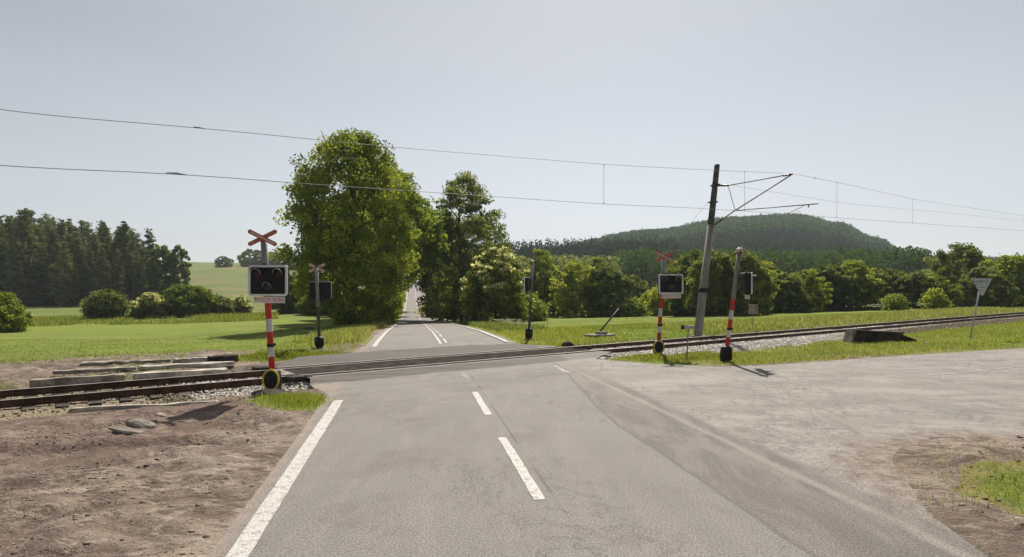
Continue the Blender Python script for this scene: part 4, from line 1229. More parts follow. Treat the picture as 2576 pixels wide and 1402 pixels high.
# distant car on the hill road
cp = Vector((*road_xy(300, 3.2), float(road_z(300)) + .03))
car = empty('car', cp, (math.atan2(float(road_z(302) - road_z(298)), 4), 0, math.atan2(-UX, UY)))
tag(car, 'dark car driving down the distant uphill stretch of the road', 'car')
side = [(-2.1, .35), (-2.15, .8), (-1.7, .95), (-1.0, 1.0), (-.5, 1.42), (1.1, 1.45), (1.8, 1.0), (2.1, .9), (2.15, .4)]
mb = MB(); mb.prism(side, lambda a, b, h: Vector((-.87 + h, a, b)), 1.74); mb.build('body', M['car'], car)
mb = MB(); mb.prism([(-.62, 0), (.62, 0), (.52, .42), (-.52, .42)], lambda a, b, h: Vector((a, -1.03 + b * 1.15 - h, 1.0 + b)), .02); mb.build('windscreen', M['glass'], car)
for sx in (-.65, .65):
    mb = MB(); mb.box((sx, -2.14, .68), (.32, .08, .16), bevel=.02); mb.build('headlight', M['lamp'], car)
for sx in (-.8, .8):
    for sy in (-1.35, 1.35):
        mb = MB(); mb.tube([(sx - .1, sy, .33), (sx + .1, sy, .33)], .33, 16); mb.build('wheel', M['tyre'], car)

# ------------------------------------------------------------------ vegetation
def leaf_quads(C, size, r, up=.5, flat=.62):
    """diamond leaves at points C"""
    n = len(C)
    nm = r.normal(size=(n, 3)); nm[:, 2] += up; nm /= np.linalg.norm(nm, axis=1)[:, None]
    a = np.cross(nm, r.normal(size=(n, 3))); a /= np.linalg.norm(a, axis=1)[:, None]
    b = np.cross(nm, a)
    s = (size * r.uniform(.6, 1.35, n))[:, None]
    V = np.stack([C + a * s, C + b * s * flat, C - a * s, C - b * s * flat], 1).reshape(-1, 3)
    Fq = np.arange(4 * n).reshape(-1, 4)
    return V, Fq


def crown(name, H, R, prof, ncl, per, leaf, mat_, seed, parent, cl=.9, lob=.25, base=0.0, tipf=0.0, flatc=.7, oval=1.0):
    r = np.random.default_rng(seed)
    hs_ = np.array([p[0] for p in prof]); rs_ = np.array([p[1] for p in prof])
    hh = []
    while len(hh) < ncl:
        c = r.uniform(hs_[0], hs_[-1], ncl); k = r.random(ncl) < np.interp(c, hs_, rs_) ** 1.0 + .05
        hh += list(c[k])
    hh = np.array(hh[:ncl]); ang = r.uniform(0, 2 * math.pi, ncl)
    ph = r.uniform(0, 6.28, 4)
    lobes = 1 + lob * (np.sin(2 * ang + ph[0] + hh * 5) * .4 + np.sin(3 * ang + ph[1] - hh * 9) * .4 + np.sin(5 * ang + ph[2] + hh * 14) * .35 + (r.random(ncl) - .5) * .5)
    rad = R * np.interp(hh, hs_, rs_) * lobes * r.uniform(0.12, 1, ncl) ** .38
    cz = H * hh + (r.random(ncl) - .5) * .03 * H
    C = np.stack([np.cos(ang) * rad, np.sin(ang) * rad * oval, cz], 1)
    cr = cl * r.uniform(.55, 1.3, ncl)
    val = r.uniform(0, .85, ncl)
    idx = np.repeat(np.arange(ncl), per)
    d = r.normal(size=(len(idx), 3)) * .5; dn_ = np.linalg.norm(d, axis=1)[:, None]; d *= np.minimum(1, .95 / dn_); d[:, 2] *= flatc
    Lc = C[idx] + d * cr[idx][:, None]
    Lc[:, 2] = np.maximum(Lc[:, 2], .05)
    V, Fq = leaf_quads(Lc, leaf, r)
    lv_ = np.clip(val[idx] ** 1.25 * .85 + r.uniform(0, .2, len(idx)), 0, .88)
    if tipf > 0:
        fl = (r.random(ncl) < tipf) & (hh > .45) & (rad > .45 * R * np.interp(hh, hs_, rs_))
        top = d[:, 2] > 0
        lv_ = np.where(fl[idx] & top, .98, lv_)
    return mesh_np(name, V, Fq, mat_, parent, attrs={'v': np.repeat(lv_, 4)})


def trunk_mesh(name, H, r0, mat_, parent, seed, limbs=8, spread=3.0, fork=.25, top=.85):
    rr = random.Random(seed)
    mb = MB(); pts = [Vector((0, 0, -.4))]; rad = [r0 * 1.35]
    k = 6; x = y = 0
    for i in range(k + 1):
        pts.append(Vector((x, y, H * top * i / k))); rad.append(r0 * (1 - .8 * i / k)); x += rr.uniform(-.02, .02) * H * .5; y += rr.uniform(-.02, .02) * H * .5
    mb.tube(pts, rad, 9)
    for i in range(limbs):
        h = fork + (top - fork) * (i + .5) / limbs * .9; p = Vector((np.interp(h, [0, top], [0, x]) * 1.0, np.interp(h, [0, top], [0, y]), H * h)); a = rr.uniform(0, 6.28)
        L = spread * rr.uniform(.6, 1); u = Vector((math.cos(a), math.sin(a), rr.uniform(.5, 1.1)))
        q1 = p + u * L * .5; q2 = q1 + Vector((u.x, u.y, u.z * 1.3)) * L * .5
        rl = r0 * .4 * (1 - h * .6)
        mb.tube([p, q1, q2], [rl, rl * .65, rl * .25], 6)
    return mb.build(name, mat_, parent)


def plant(kind, x, y, label, cat, group, builder, sc=1.0, rz=0.0, scz=None):
    e = empty(kind, (x, y, T(x, y) - .05), (0, 0, rz))
    builder(e)
    e.scale = (sc, sc, scz if scz else sc)
    return tag(e, label, cat, group)


def replant(src, name, x, y, label, cat, group, sc, rz, scz=None, mat_=None):
    c = copy_tree(src); c.name = name
    c.location = (x, y, T(x, y) - .05); c.rotation_euler = (0, 0, rz); c.scale = (sc, sc, scz if scz else sc)
    for k in ('label', 'category', 'group'):
        if k in c: del c[k]
    return tag(c, label, cat, group)


def XY(px, d): return ((px - CX) / F * d, d)


# --- avenue along the road
def b_linden(e):
    crown('crown', 18.8, 6.25, [(.01, .16), (.06, .26), (.12, .52), (.2, .84), (.35, 1.0), (.55, .98), (.75, .82), (.88, .58), (.97, .25), (1.0, .08)], 520, 130, .15, M['linden'], 11, e, cl=1.1, lob=.25)
    trunk_mesh('trunk', 18.5, .55, M['bark'], e, 11, 12, 5.5, .12)
x, y = XY(888, 60)
AV = 'roadside trees lining the straight road'
big = plant('linden_tree', x, y, 'tallest broad roadside tree with dense dark crown, left of the road', 'tree', AV, b_linden)


def b_av(e):
    crown('crown', 16.5, 6.2, [(.26, .30), (.34, .75), (.48, 1.0), (.65, .97), (.8, .78), (.93, .48), (1.0, .1)], 420, 75, .19, M['bright'], 23, e, cl=1.15, lob=.3)
    trunk_mesh('trunk', 15, .4, M['bark'], e, 12, 9, 4.0, .15)
ax_ = road_xy(80, -4.0)
av = plant('roadside_tree', ax_[0], ax_[1], 'bright green tree directly behind the tallest left roadside tree', 'tree', AV, b_av, 1.2)
for k, (s, l, sc, lab) in enumerate([
    (99, -3.9, 1.28, 'third tree in the left roadside row, leaning over the road edge'),
    (120, -4.9, 1.2, 'fourth tree in the left roadside row, bright against the sky'),
    (142, -5.4, 1.15, 'fifth tree in the left roadside row, where the road starts to climb'),
    (158, -8.0, 1.0, 'sixth tree in the left roadside row on the climb'),
    (186, -8.0, 1.0, 'seventh tree in the left roadside row on the climb'),
    (225, -8.0, 1.0, 'eighth tree in the left roadside row near the distant car'),
    (275, -8.0, 1.0, 'ninth tree in the left roadside row, beside the distant car'),
    (340, -8.0, 1.0, 'second last tree of the left row near the hill crest'),
    (430, -8.0, 1.05, 'last tree of the left roadside row at the hill crest')]):
    q = road_xy(s, l); replant(av, 'roadside_tree', q[0], q[1], lab, 'tree', AV, sc, k * 1.7)


def b_ash(e):
    crown('crown', 20.5, 6.6, [(.02, .55), (.12, .82), (.3, .98), (.5, 1.0), (.62, .88), (.74, .68), (.86, .52), (.95, .34), (1.0, .1)], 430, 95, .18, M['darkleaf'], 31, e, cl=1.1, lob=.42)
    trunk_mesh('trunk', 19, .5, M['bark'], e, 31, 12, 4.4, .12)
x, y = XY(1166, 88)
ash = plant('ash_tree', x, y, 'tall dark tree with knobbly top right of the road', 'tree', AV, b_ash)
for k, (s, l, sc, lab) in enumerate([
    (118, 11.3, .88, 'second dark tree in the right roadside row behind the knobbly one'),
    (142, 11.6, .80, 'third tree in the right roadside row at the foot of the climb'),
    (170, 11.6, .75, 'fourth tree in the right roadside row on the climb'),
    (205, 11.6, .72, 'fifth tree in the right roadside row on the climb'),
    (250, 11.6, .72, 'sixth tree in the right roadside row before the distant car'),
    (310, 11.6, .72, 'seventh tree in the right row beside the distant car'),
    (390, 11.6, .8, 'last tree of the right roadside row at the hill crest')]):
    q = road_xy(s, l); replant(ash, 'roadside_tree', q[0], q[1], lab, 'tree', AV, sc, k * 2.1 + 1)


# --- round bushes / hedge trees
def b_bush(seed, mat_, H=6, R=3.4, n=190, tip=0.0, leaf=.17, lob=.25, per=60):
    def f(e):
        crown('crown', H, R, [(0, .7), (.12, .92), (.4, 1.0), (.7, .85), (.9, .5), (1, .15)], n, per, leaf, mat_, seed, e, cl=.72, lob=lob, tipf=tip)
        trunk_mesh('trunk', H, .14, M['bark'], e, seed, 6, R * .7, .05, .7)
    return f


HG = 'bushes and trees of the hedge right of the road'
x, y = XY(1247, 70)
elder = plant('elder_bush', x, y, 'big rounded elder bush with cream blossom right of the road', 'bush', None, b_bush(41, M['elder'], 8.4, 3.7, 330, .5), 1.0)
x, y = XY(1360, 105); hA = plant('hedge_tree', x, y, 'slim bright green tree right behind the grey signal with the white bell', 'tree', HG, b_bush(42, M['bright'], 11.3, 3.0, 260, 0, .19, .35))
x, y = XY(1450, 98); hB = plant('hedge_tree', x, y, 'bushy bright green tree standing second right of the elder', 'tree', HG, b_bush(43, M['bright'], 8.6, 4.2, 300, 0, .18, .35))
x, y = XY(1530, 96); hC = plant('hedge_tree', x, y, 'dark rounded tree at the right end of the group behind the anchor block', 'tree', HG, b_bush(44, M['darkleaf'], 7.6, 3.5, 280, 0, .18, .3))
x, y = XY(1400, 110); hD = plant('hedge_tree', x, y, 'olive tree filling the gap between two bright trees near the anchor block', 'tree', HG, b_bush(45, M['olive'], 7.5, 3.8, 240, 0, .18, .3))
rows = [
    (hA, 1505, 120, .98, 1.0, 'pointed green tree top rising behind the bushy group'),
    (hD, 1590, 122, 1.0, 1.0, 'olive tree just right of the dark rounded tree'),
    (hB, 1640, 100, .55, .5, 'low light bush at the gap left of the right-hand signal'),
    (hA, 1700, 98, .75, .8, 'green tree hidden behind the camera-facing right signal'),
    (hC, 1745, 88, 1.0, 1.25, 'dark tree directly behind the catenary mast'),
    (hD, 1795, 80, .95, 1.18, 'olive tree between the mast and the leaning signal'),
    (hC, 1868, 78, .98, 1.12, 'dark tree right behind the leaning signal'),
    (hB, 1920, 90, .95, 1.0, 'bright tree just right of the leaning signal'),
    (hD, 1975, 84, .80, .82, 'low olive tree above the square pale sign'),
    (hB, 2030, 86, .72, .80, 'light green tree in the hedge, second right of the square sign'),
    (hC, 2085, 92, 1.0, 1.05, 'dark tree in the hedge left of the culvert wall'),
    (hB, 2140, 92, .95, 1.0, 'tall bright tree in the hedge above the culvert wall'),
    (hD, 2200, 92, .85, .92, 'olive tree in the hedge right above the culvert wall'),
    (hC, 2245, 92, .85, .90, 'dark tree in the hedge right of the culvert wall'),
    (hD, 2300, 88, .82, .80, 'brownish olive tree in the low part of the hedge'),
    (hB, 2345, 88, .72, .66, 'light bush in the low part of the hedge'),
    (hD, 2470, 86, .85, .85, 'olive tree right below the tall hedge tree'),
    (hB, 2540, 90, .98, 1.0, 'bright tree at the right edge of the picture'),
    (hC, 2600, 95, 1.1, 1.2, 'dark tree cut by the right picture edge'),
    (hD, 2650, 90, 1.1, 1.2, 'olive tree just outside the right edge')]
for k, (src, px, d, sc, sz, lab) in enumerate(rows):
    x, y = XY(px, d); sz = sz * (.86 if px > 1890 else .94); replant(src, 'hedge_tree', x, y, lab, 'tree', HG, sc, k * 2.4, sz)
x, y = XY(2412, 100); tallh = plant('hedge_tree', x, y, 'tallest dark tree of the right hedge, left of the triangular sign', 'tree', HG, b_bush(47, M['darkleaf'], 10.3, 4.4, 380, .04, .18, .3))
x, y = XY(2225, 74)
# low shrubs in front of the hedge
sh1 = plant('shrub', *XY(2350, 78), 'low bright shrub in front of the dark hedge', 'shrub', None, b_bush(48, M['bright'], 2.4, 1.3, 70, 0, .12, .3, 45))
replant(sh1, 'shrub', *XY(1655, 95), 'pale reed-like shrub beside the gap in the hedge', 'shrub', None, 1.2, 1.0, 1.7)
for k, (px, d, sz, lab) in enumerate([(1590, 92, 1.1, 'low shrub at the edge of the green meadow'), (1325, 78, 1.4, 'shrub below the blossoming elder'), (1140, 108, 1.1, 'shrub beside the short roadside stone'),
                                     (1110, 112, 1.8, 'shrub at the foot of the right roadside trees'), (2250, 80, .8, 'low shrub in the dry grass before the hedge')]):
    replant(sh1, 'shrub', *XY(px, d), lab, 'shrub', None, 1.3 * sz, k * 1.3, sz)
for k, (s, l, sc, lab) in enumerate([(70, -5.0, 1.0, 'shrub at the foot of the tallest roadside tree'), (84, -4.3, 1.2, 'second shrub on the left road verge'), (100, -4.6, 1.5, 'third shrub on the left road verge'), (122, -4.9, 1.6, 'fourth shrub on the left road verge'),
                                     (150, -5.2, 1.7, 'shrub on the left verge at the foot of the climb'), (128, 7.8, 1.6, 'shrub on the right verge at the foot of the climb'), (150, 7.6, 1.6, 'second shrub on the right verge of the climb'), (180, 7.8, 1.8, 'third shrub on the right verge of the climb'),
                                     (185, -5.2, 1.8, 'shrub halfway up the left verge of the climb'), (225, 8.0, 1.8, 'shrub halfway up the right verge of the climb')]):
    q = road_xy(s, l); replant(sh1, 'shrub', q[0], q[1], lab, 'shrub', 'shrubs along the road verges', sc * 1.25, k * 1.9, sc * 1.5)

# --- bushes on the left meadow
lb1 = plant('field_bush', *XY(268, 100), 'rounded green bush on the meadow in front of the pine wood', 'bush', None, b_bush(51, M['olive'], 4.6, 3.0, 240, 0, .16, .2))
lb2 = plant('field_bush', *XY(378, 104), 'pale blossoming bush between two green ones on the meadow', 'bush', None, b_bush(52, M['elder'], 4.2, 2.5, 200, .55, .16, .25))
lb3 = plant('field_bush', *XY(458, 108), 'big dark green bush on the meadow, largest of the row', 'bush', None, b_bush(53, M['linden'], 5.6, 3.2, 260, 0, .17, .2))
replant(lb3, 'field_bush', *XY(503, 110), 'dark green bush merged with the largest one on its right', 'bush', None, .88, 2.0, .92)
replant(lb1, 'field_bush', *XY(555, 112), 'low green bush second right of the largest meadow bush', 'bush', None, .75, 1.0, .72)
replant(lb2, 'field_bush', *XY(605, 116), 'small bush left of the near signal box', 'bush', None, .72, 2.0, .82)
replant(lb3, 'field_bush', *XY(-8, 64), 'bright bush cut by the left picture edge', 'bush', None, .78, .5, .74)
replant(lb2, 'field_bush', *XY(42, 76), 'small pale bush near the left picture edge', 'bush', None, .5, .5, .6)
replant(lb1, 'field_bush', *XY(735, 118), 'tall olive bush right behind the near signal box', 'bush', None, .9, 2.6, 1.5)
replant(lb3, 'field_bush', *XY(800, 112), 'bush behind the grey signal post on the left', 'bush', None, 1.0, 1.6, .8)
replant(lb1, 'field_bush', *XY(700, 140), 'olive bush hidden behind the near signal post', 'bush', None, .9, 3.6, .9)


# --- pine wood at left
def b_pine(seed, H=26, R=3.9, n=230, mat_='pine'):
    def f(e):
        r = np.random.default_rng(seed)
        prof = [(.06, .6), (.2, .92), (.4, 1.0), (.58, .80), (.74, .54), (.88, .27), (.96, .10), (1, .02)]
        crown('crown', H, R, prof, n, 34, .34, M[mat_], seed, e, cl=1.35, lob=.45, flatc=.42)
        trunk_mesh('trunk', H, .26, M['pinebark'], e, seed, 6, 2.5, .4, .93)
    return f


PG = 'pines of the dark wood at the left edge'
p1 = plant('pine_tree', *XY(375, 196), 'pointed dark pine with a clear tip, near the right end of the wood', 'tree', PG, b_pine(61), .86)
p2 = plant('pine_tree', *XY(312, 192), 'tall pine with narrow tip in the middle of the wood front', 'tree', PG, b_pine(62, 27, 4.3), .92)
p3 = plant('pine_tree', *XY(60, 180), 'highest pine of the wood near the left picture edge', 'tree', PG, b_pine(63, 27, 4.6, 260), 1.04)
dt = plant('wood_edge_tree', *XY(405, 185), 'dark leafy tree at the right end of the pine wood', 'tree', None, b_bush(64, M['darkleaf'], 17.5, 5.2, 330, 0, .30, .35, 50), 1.0)
dt2 = replant(dt, 'wood_edge_tree', *XY(448, 186), 'last tree of the wood, open against the pale hill', 'tree', None, .72, 2.2, 1.0)
tops = [(-150, 525), (-60, 530), (20, 533), (60, 530), (130, 545), (180, 552), (240, 562), (262, 563), (320, 570), (345, 590), (375, 612), (400, 625)]
rr = random.Random(5)
k = 0
for row in range(5):
    dr = 178 + row * 11
    pxs = np.arange(-170 + row * 9, 405 - row * 4, 31 + row * 2)
    for px in pxs:
        px = px + rr.uniform(-9, 9); d = dr + rr.uniform(-4, 4)
        ty = np.interp(px, [t_[0] for t_ in tops], [t_[1] for t_ in tops]) + rr.uniform(-9, 16)
        x, y = XY(px, d); zt = EYE + (HY - ty) * d / F; g = T(x, y)
        Ht = (zt - g); Ht *= (.72, .88, .96, 1.0, 1.0)[row] * rr.uniform(.95, 1.0)
        src, H0 = ((p1, 26), (p2, 27), (p3, 27))[k % 3]
        sc = Ht / H0
        replant(src, 'pine_tree', x, y, 'dark green pine standing inside the dense wood left of the meadow', 'tree', PG, sc * rr.uniform(.85, 1.1), rr.uniform(0, 6), sc)
        k += 1

# --- far clumps and lone trees on the left hill
farp = plant('hill_tree', *XY(561, 450), 'lone round tree standing below the crest of the pale hill', 'tree', None, b_bush(71, M['darkleaf'], 8, 5.5, 120, 0, .5, .3, 30), 1.0)
for k, (px, d, sc, sz, lab) in enumerate([(547, 690, .6, .65, 'small tree on the crest of the pale hill, left of a pair'), (582, 695, .5, .55, 'small tree on the hill crest, middle of three'), (606, 700, .5, .62, 'small tree on the hill crest, right of three'),
                                         (618, 520, .6, .6, 'bush on the pale hill just left of the near signal'),
                                         (630, 480, 1.5, 1.75, 'first tree of the far clump behind the near signal'), (655, 485, 1.5, 1.7, 'second tree of the far clump behind the near signal'), (683, 490, 1.5, 1.6, 'third tree of the far clump behind the near signal'),
                                         (712, 490, 1.6, 1.7, 'fourth tree of the far clump, right of the near signal'), (742, 480, 1.6, 1.8, 'fifth tree of the far clump beside the big roadside tree'), (775, 470, 1.6, 1.9, 'far tree glimpsed behind the big roadside tree'), (810, 460, 1.7, 1.9, 'last far tree behind the big roadside tree')]):
    replant(farp, 'hill_tree', *XY(px, d), lab, 'tree', None, sc, k * 1.1, sz)


# --- far woods as masses
def wood(name, pts, Ht, Rt, per, leaf, mat_, seed, conifer=True, label=''):
    """pts (n,2) world positions of the trees"""
    r = np.random.default_rng(seed); n = len(pts)
    g = terrain(pts[:, 0], pts[:, 1], False)
    h = Ht * r.uniform(.75, 1.2, n); R = Rt * r.uniform(.75, 1.25, n)
    idx = np.repeat(np.arange(n), per); m = len(idx)
    u = r.random(m)
    if conifer:
        hh = 1 - .9 * np.sqrt(u); rad = (1 - hh) * .95 + .06
    else:
        hh = .15 + .85 * u; rad = np.sqrt(np.clip(1 - ((hh - .5) / .52) ** 2, 0, 1)) * .95 + .05
    ang = r.uniform(0, 6.283, m); q = rad * R[idx] * r.uniform(.35, 1, m) ** .5
    C = np.stack([pts[idx, 0] + np.cos(ang) * q, pts[idx, 1] + np.sin(ang) * q, g[idx] + hh * h[idx]], 1)
    V, Fq = leaf_quads(C, leaf, r, up=.8)
    big_v = np.clip((fbm(pts[:, 0] * .012, pts[:, 1] * .012, seed, 4) - .38) * 3.2, 0, 1)
    val = (r.uniform(0, .55, n) + .35 * big_v)[idx] * .85 + r.uniform(0, .2, m)
    o = mesh_np(name, V, Fq, mat_, attrs={'v': np.repeat(val, 4)})
    return tag(o, label, 'forest', kind='stuff')


def scatter(px0, px1, d0, d1, n, seed):
    r = np.random.default_rng(seed)
    px = r.uniform(px0, px1, n); d = np.exp(r.uniform(math.log(d0), math.log(d1), n))
    return np.stack([(px - CX) / F * d, d], 1)


wood('hill_forest', scatter(1180, 2700, 620, 1180, 13000, 1), 13, 5.5, 34, 1.5, M['farwood'], 81, False, 'leafy forest covering the far rounded hill')
wood('hill_forest', scatter(1350, 2600, 560, 1000, 2200, 2), 16, 3.6, 34, 1.2, M['farconifer'], 82, True, 'conifers scattered on the slope of the far hill')
wood('conifer_ridge', scatter(1180, 1700, 370, 470, 900, 3), 19, 3.4, 110, .75, M['farconifer'], 83, True, 'dark row of spruces along the ridge behind the hedge')
wood('conifer_ridge', scatter(2180, 2760, 340, 460, 420, 4), 11.5, 3.2, 110, .7, M['farconifer'], 84, True, 'dark row of spruces on the low ridge at the right')
wood('valley_wood', scatter(1560, 2330, 220, 330, 460, 5), 14.0, 4.6, 120, .7, M['farwood'], 85, False, 'dense leafy wood between the hedge and the hill')
wood('valley_wood', scatter(1560, 2190, 330, 640, 1400, 9), 12, 6, 55, 1.0, M['farconifer'], 89, True, 'leafy wood on the lower slope of the hill')
wood('valley_wood', scatter(2300, 2900, 170, 260, 300, 6), 7, 5.0, 120, .7, M['olive'], 86, False, 'dense leafy wood behind the hedge at the far right')
wood('valley_wood', scatter(1170, 1560, 200, 300, 220, 7), 12, 5.0, 110, .75, M['darkleaf'], 87, False, 'leafy wood behind the blossoming elder')
wood('valley_wood', scatter(850, 1000, 300, 520, 140, 8), 15, 5.5, 60, 1.2, M['farwood'], 88, False, 'wood seen behind the left roadside row')


# --- grass
def grass(name, pts, h, w, mat_, seed, label, hvar=.5, lean=.35, tip=0.0, blades=1, spread=.04, cat='grass'):
    r = np.random.default_rng(seed)
    pts = np.repeat(pts, blades, 0); n = len(pts)
    x = pts[:, 0] + r.normal(size=n) * spread; y = pts[:, 1] + r.normal(size=n) * spread
    z = terrain(x, y, True) - .02
    hh = h * r.uniform(1 - hvar, 1 + hvar, n)
    a = r.uniform(0, 6.283, n); c, s = np.cos(a), np.sin(a)
    lx = r.normal(size=n) * lean * hh; ly = r.normal(size=n) * lean * hh
    B = np.stack([x, y, z], 1); W_ = np.stack([c * w, s * w, 0 * c], 1) * r.uniform(.6, 1.3, n)[:, None]
    Md = B + np.stack([lx * .35, ly * .35, hh * .6], 1); Tp = B + np.stack([lx, ly, hh], 1)
    V = np.stack([B - W_, B + W_, Md + W_ * .7, Tp, Md - W_ * .7], 1).reshape(-1, 3)
    i = np.arange(n) * 5
    Fq = np.concatenate([np.stack([i, i + 1, i + 2, i + 4], 1), np.stack([i + 4, i + 2, i + 3, i + 3], 1)])
    tri = np.concatenate([np.stack([i, i + 1, i + 2], 1), np.stack([i, i + 2, i + 4], 1), np.stack([i + 4, i + 2, i + 3], 1)])
    val = r.uniform(0, .88, n) if tip == 0 else np.where(r.random(n) < tip, .98, r.uniform(0, .88, n))
    o = mesh_np(name, V, tri, mat_, attrs={'v': np.repeat(val, 5)})
    return tag(o, label, cat, kind='stuff')


def in_rect_tn(t0, t1, n0, n1, k, seed, keep=None):
    r = np.random.default_rng(seed); t = r.uniform(t0, t1, k); n = r.uniform(n0, n1, k)
    p = np.stack([TD[0] * t + TN[0] * n, TD[1] * t + TN[1] * n], 1)
    if keep is not None: p = p[keep(p[:, 0], p[:, 1])]
    return p


def in_sl(s0, s1, l0, l1, k, seed, keep=None):
    r = np.random.default_rng(seed); s = r.uniform(s0, s1, k); l = r.uniform(l0, l1, k)
    p = np.stack([UX * s + UY * l, UY * s - UX * l], 1)
    if keep is not None: p = p[keep(p[:, 0], p[:, 1])]
    return p


def in_ell(cx, cy, ax, ay, ang, k, seed):
    r = np.random.default_rng(seed); q = np.abs(r.normal(size=k)) ** .8 * .55; a = r.uniform(0, 6.283, k)
    u, v = q * np.cos(a) * ax, q * np.sin(a) * ay; c, s = math.cos(ang), math.sin(ang)
    return np.stack([cx + u * c - v * s, cy + u * s + v * c], 1)


offroad = lambda x, y: dist_poly(ROAD_POLY, x, y) > .12
clumpy = lambda th, sd, f=1.1: (lambda x, y: (fbm(x * f, y * f, sd, 4) > th) & offroad(x, y))
a = P(755, 1012)
grass('grass', in_ell(a.x, a.y, .95, 1.05, 1.2, 5200, 1), .10, .006, M['blade'], 101, 'short green grass tuft beside the white edge line', tip=.12, spread=.02)
b = P(520, 997)
grass('dry_grass', in_ell(b.x - .3, b.y, 2.8, .6, .64, 4500, 2), .08, .006, M['straw'], 102, 'yellowed grass along the near side of the rails', tip=.1)
grass('dry_grass', in_rect_tn(-14, 5.2, 16.7, 20.8, 7000, 3, clumpy(.45, 33, .9)), .07, .007, M['straw'], 103, 'yellow weeds growing between the rails at the left', tip=.1)
grass('grass', in_ell(P(740, 888).x, P(740, 888).y, 2.7, 1.0, .5, 7000, 4), .12, .012, M['blade'], 104, 'green grass patch at the foot of the grey signal post', tip=.1)
vg = lambda x, y: offroad(x, y) & (TN[0] * x + TN[1] * y < 14.7 + 1.9 * smooth(30, 44, TD[0] * x + TD[1] * y)) & (fbm(x * .9, y * .9, 35, 4) > .28)
grass('grass', in_rect_tn(17.5, 70, 5, 16.5, 90000, 5, lambda x, y: vg(x, y) & (y > 14)), .09, .013, M['blade'], 105, 'green verge grass between the side road and the track', tip=.16)
grass('dry_grass', in_rect_tn(17.5, 46, 9, 16.3, 26000, 6, lambda x, y: vg(x, y) & (y > 14) & (fbm(x * .7, y * .7, 36) > .5)), .10, .011, M['straw'], 106, 'dry straw in the verge between side road and track', tip=.2)
cgx, cgy = 7.9, 7.0
grass('grass', in_ell(cgx + .1, cgy - .1, 2.2, 1.35, -.4, 8000, 7), .11, .006, M['blade'], 107, 'green grass clump in the bottom right corner', tip=.2, spread=.03)
grass('dry_grass', in_ell(cgx, cgy, 3.3, 2.3, -.4, 7500, 8), .07, .005, M['straw'], 108, 'dry grass around the bottom right corner clump', tip=.3)
grass('meadow_grass', in_rect_tn(-30, 70, 27, 60, 60000, 9, lambda x, y: (np.abs(UY * x - UX * y - 1.5) > 6) & (y > 20)), .06, .022, M['blade'], 109, 'bright green meadow grass beyond the track', tip=.05)
grass('meadow_grass', in_rect_tn(16, 40, 21.5, 34, 26000, 10, lambda x, y: (UY * x - UX * y > 6.5)), .10, .018, M['blade'], 110, 'green meadow grass right of the road beyond the track', tip=.12)
grass('tall_grass', in_rect_tn(30, 95, 21.3, 28, 26000, 11), .24, .020, M['straw'], 111, 'tall pale grass along the far side of the track at the right', tip=.2, lean=.3)
grass('tall_grass', np.concatenate([in_sl(30, 95, -5.6, -2.7, 16000, 12), in_sl(55, 72, -6.5, -3.0, 4500, 13)]), .32, .018, M['straw'], 112, 'tall dry grass on the left road verge', tip=.15)
grass('tall_grass', np.concatenate([in_sl(40, 73, 5.6, 9, 9000, 14), in_sl(50, 78, 6.0, 9.5, 5000, 15)]), .36, .020, M['straw'], 113, 'tall pale grass on the right road verge', tip=.12)
q_ = P(1710, 899); grass('grass', in_ell(q_.x, q_.y, 2.9, 1.5, .15, 12000, 21), .11, .012, M['blade'], 118, 'grass between the two right-hand signals', tip=.25)
grass('grass', in_sl(28, 46, 5.2, 11, 14000, 18, offroad), .12, .013, M['blade'], 116, 'green verge grass around the grey signal post right of the road', tip=.2)
grass('dry_grass', in_sl(24.5, 40, -6, -2.4, 6000, 16, offroad), .10, .012, M['straw'], 114, 'thin dry grass on the left shoulder beyond the crossing', tip=.1)
grass('weeds', in_rect_tn(-18, 4, 21.3, 29, 9000, 17, clumpy(.50, 38, .7)), .10, .014, M['blade'], 115, 'weeds among the old concrete slabs', tip=.2, cat='weeds')


grass('weeds', in_sl(4, 17, -12, -2.0, 2600, 19, lambda x, y: (fbm(x * .8, y * .8, 44, 5) > .56) & (TN[0] * x + TN[1] * y < 16.4) & offroad(x, y)), .045, .006, M['straw'], 117, 'sparse dry stalks on the bare forecourt earth', tip=.4, lean=.9, cat='weeds')


def umbels(name, pts, h, label, seed):
    r = np.random.default_rng(seed); n = len(pts); z = terrain(pts[:, 0], pts[:, 1], True)
    idx = np.repeat(np.arange(n), 10)
    hh = h * r.uniform(.7, 1.15, n)
    C = np.stack([pts[idx, 0] + r.normal(size=n * 10) * .07, pts[idx, 1] + r.normal(size=n * 10) * .07, (z + hh)[idx] + r.normal(size=n * 10) * .025], 1)
    V, Fq = leaf_quads(C, .035, r, up=2.0, flat=.9)
    o = mesh_np(name, V, Fq, M['flower'], attrs={'v': np.repeat(r.uniform(0, .8, len(idx)), 4)})
    tag(o, label, 'wild flowers', kind='stuff')


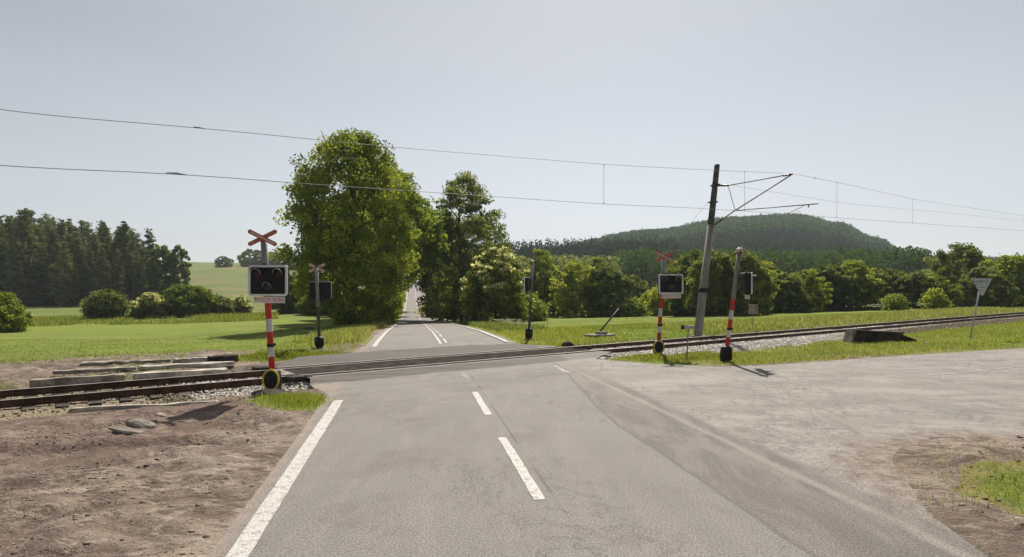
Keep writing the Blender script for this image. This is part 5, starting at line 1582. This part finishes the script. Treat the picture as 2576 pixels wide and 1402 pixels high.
_r = np.random.default_rng(5); _px = _r.uniform(40, 700, 26000); _d = _r.uniform(84, 112, 26000) + (_px - 300) * .02
_p = np.stack([(_px - CX) / F * _d, _d], 1); _p = _p[fbm(_p[:, 0] * .12, _p[:, 1] * .3, 61, 4) > .47]
grass('tall_grass', _p, .5, .035, M['blade'], 119, 'rough taller grass between the meadow bushes', tip=.2)
umbels('wild_flowers', np.concatenate([in_sl(44, 56, 7.0, 9.6, 90, 1), in_sl(56, 80, 7, 10, 40, 2)]), .62, 'white umbel flowers on the right road verge', 1)
q = XY(2200, 72); umbels('wild_flowers', np.concatenate([in_ell(q[0], q[1], 3.4, 1.6, .6, 34, 3), in_ell(XY(2320, 75)[0], 75, 2.2, 1.2, .6, 16, 4)]), .8, 'white umbel flowers before the hedge above the culvert wall', 2)
q = P(2560, 1240); umbels('wild_flowers', in_ell(7.4, 7.4, 1.4, .7, -.3, 14, 5), .13, 'tiny white flowers in the corner grass', 3)

# pebbles strewn over the bare earth
def pebbles():
    r = np.random.default_rng(77); cnt = 26000
    x = r.uniform(-14, -1.6, cnt); y = r.uniform(5, 19, cnt)
    l = UY * x - UX * y; n = TN[0] * x + TN[1] * y
    k = (l < -1.95) & (n < 16.6) & ((fbm(x * 1.3, y * 1.3, 99) > .5) | (r.random(cnt) < .15)); x, y = x[k], y[k]
    x2 = r.uniform(4.2, 9.5, 900); y2 = r.uniform(5.2, 10.5, 900); k2 = dist_poly(ROAD_POLY, x2, y2) > .05
    x = np.concatenate([x, x2[k2]]); y = np.concatenate([y, y2[k2]]); c = len(x)
    z = terrain(x, y, True); sz = .008 + .03 * r.random(c) ** 4
    base = np.array([[1, 0, 0], [0, 1, 0], [-1, 0, 0], [0, -1, 0], [0, 0, 1], [0, 0, -1]], float)
    fb = np.array([[0, 1, 4], [1, 2, 4], [2, 3, 4], [3, 0, 4], [1, 0, 5], [2, 1, 5], [3, 2, 5], [0, 3, 5]])
    V = base[None] * sz[:, None, None] * r.uniform(.6, 1.3, (c, 6, 1)) * np.array([1.2, .9, .6])
    V = V + np.stack([x, y, z], 1)[:, None]
    Fq = (fb[None] + (np.arange(c) * 6)[:, None, None]).reshape(-1, 3)
    o = mesh_np('pebbles', V.reshape(-1, 3), Fq, M['clod']); tag(o, 'small stones strewn over the bare earth', 'pebbles', kind='stuff')


pebbles()

# ------------------------------------------------------------------ haze: a closed box of thin air round everything
hz = N('thin_haze')
pv = hz.node('ShaderNodeVolumePrincipled'); pv.inputs['Color'].default_value = (.80, .90, 1.0, 1); pv.inputs['Density'].default_value = 0.00016; pv.inputs['Anisotropy'].default_value = .2
hz.link(pv.outputs[0], hz.out.inputs['Volume'])
mb = MB(); mb.box((0, 0, 75), (14000, 14000, 160)); o = mb.build('haze', hz.m); tag(o, 'thin summer haze over the landscape', 'haze', kind='stuff')
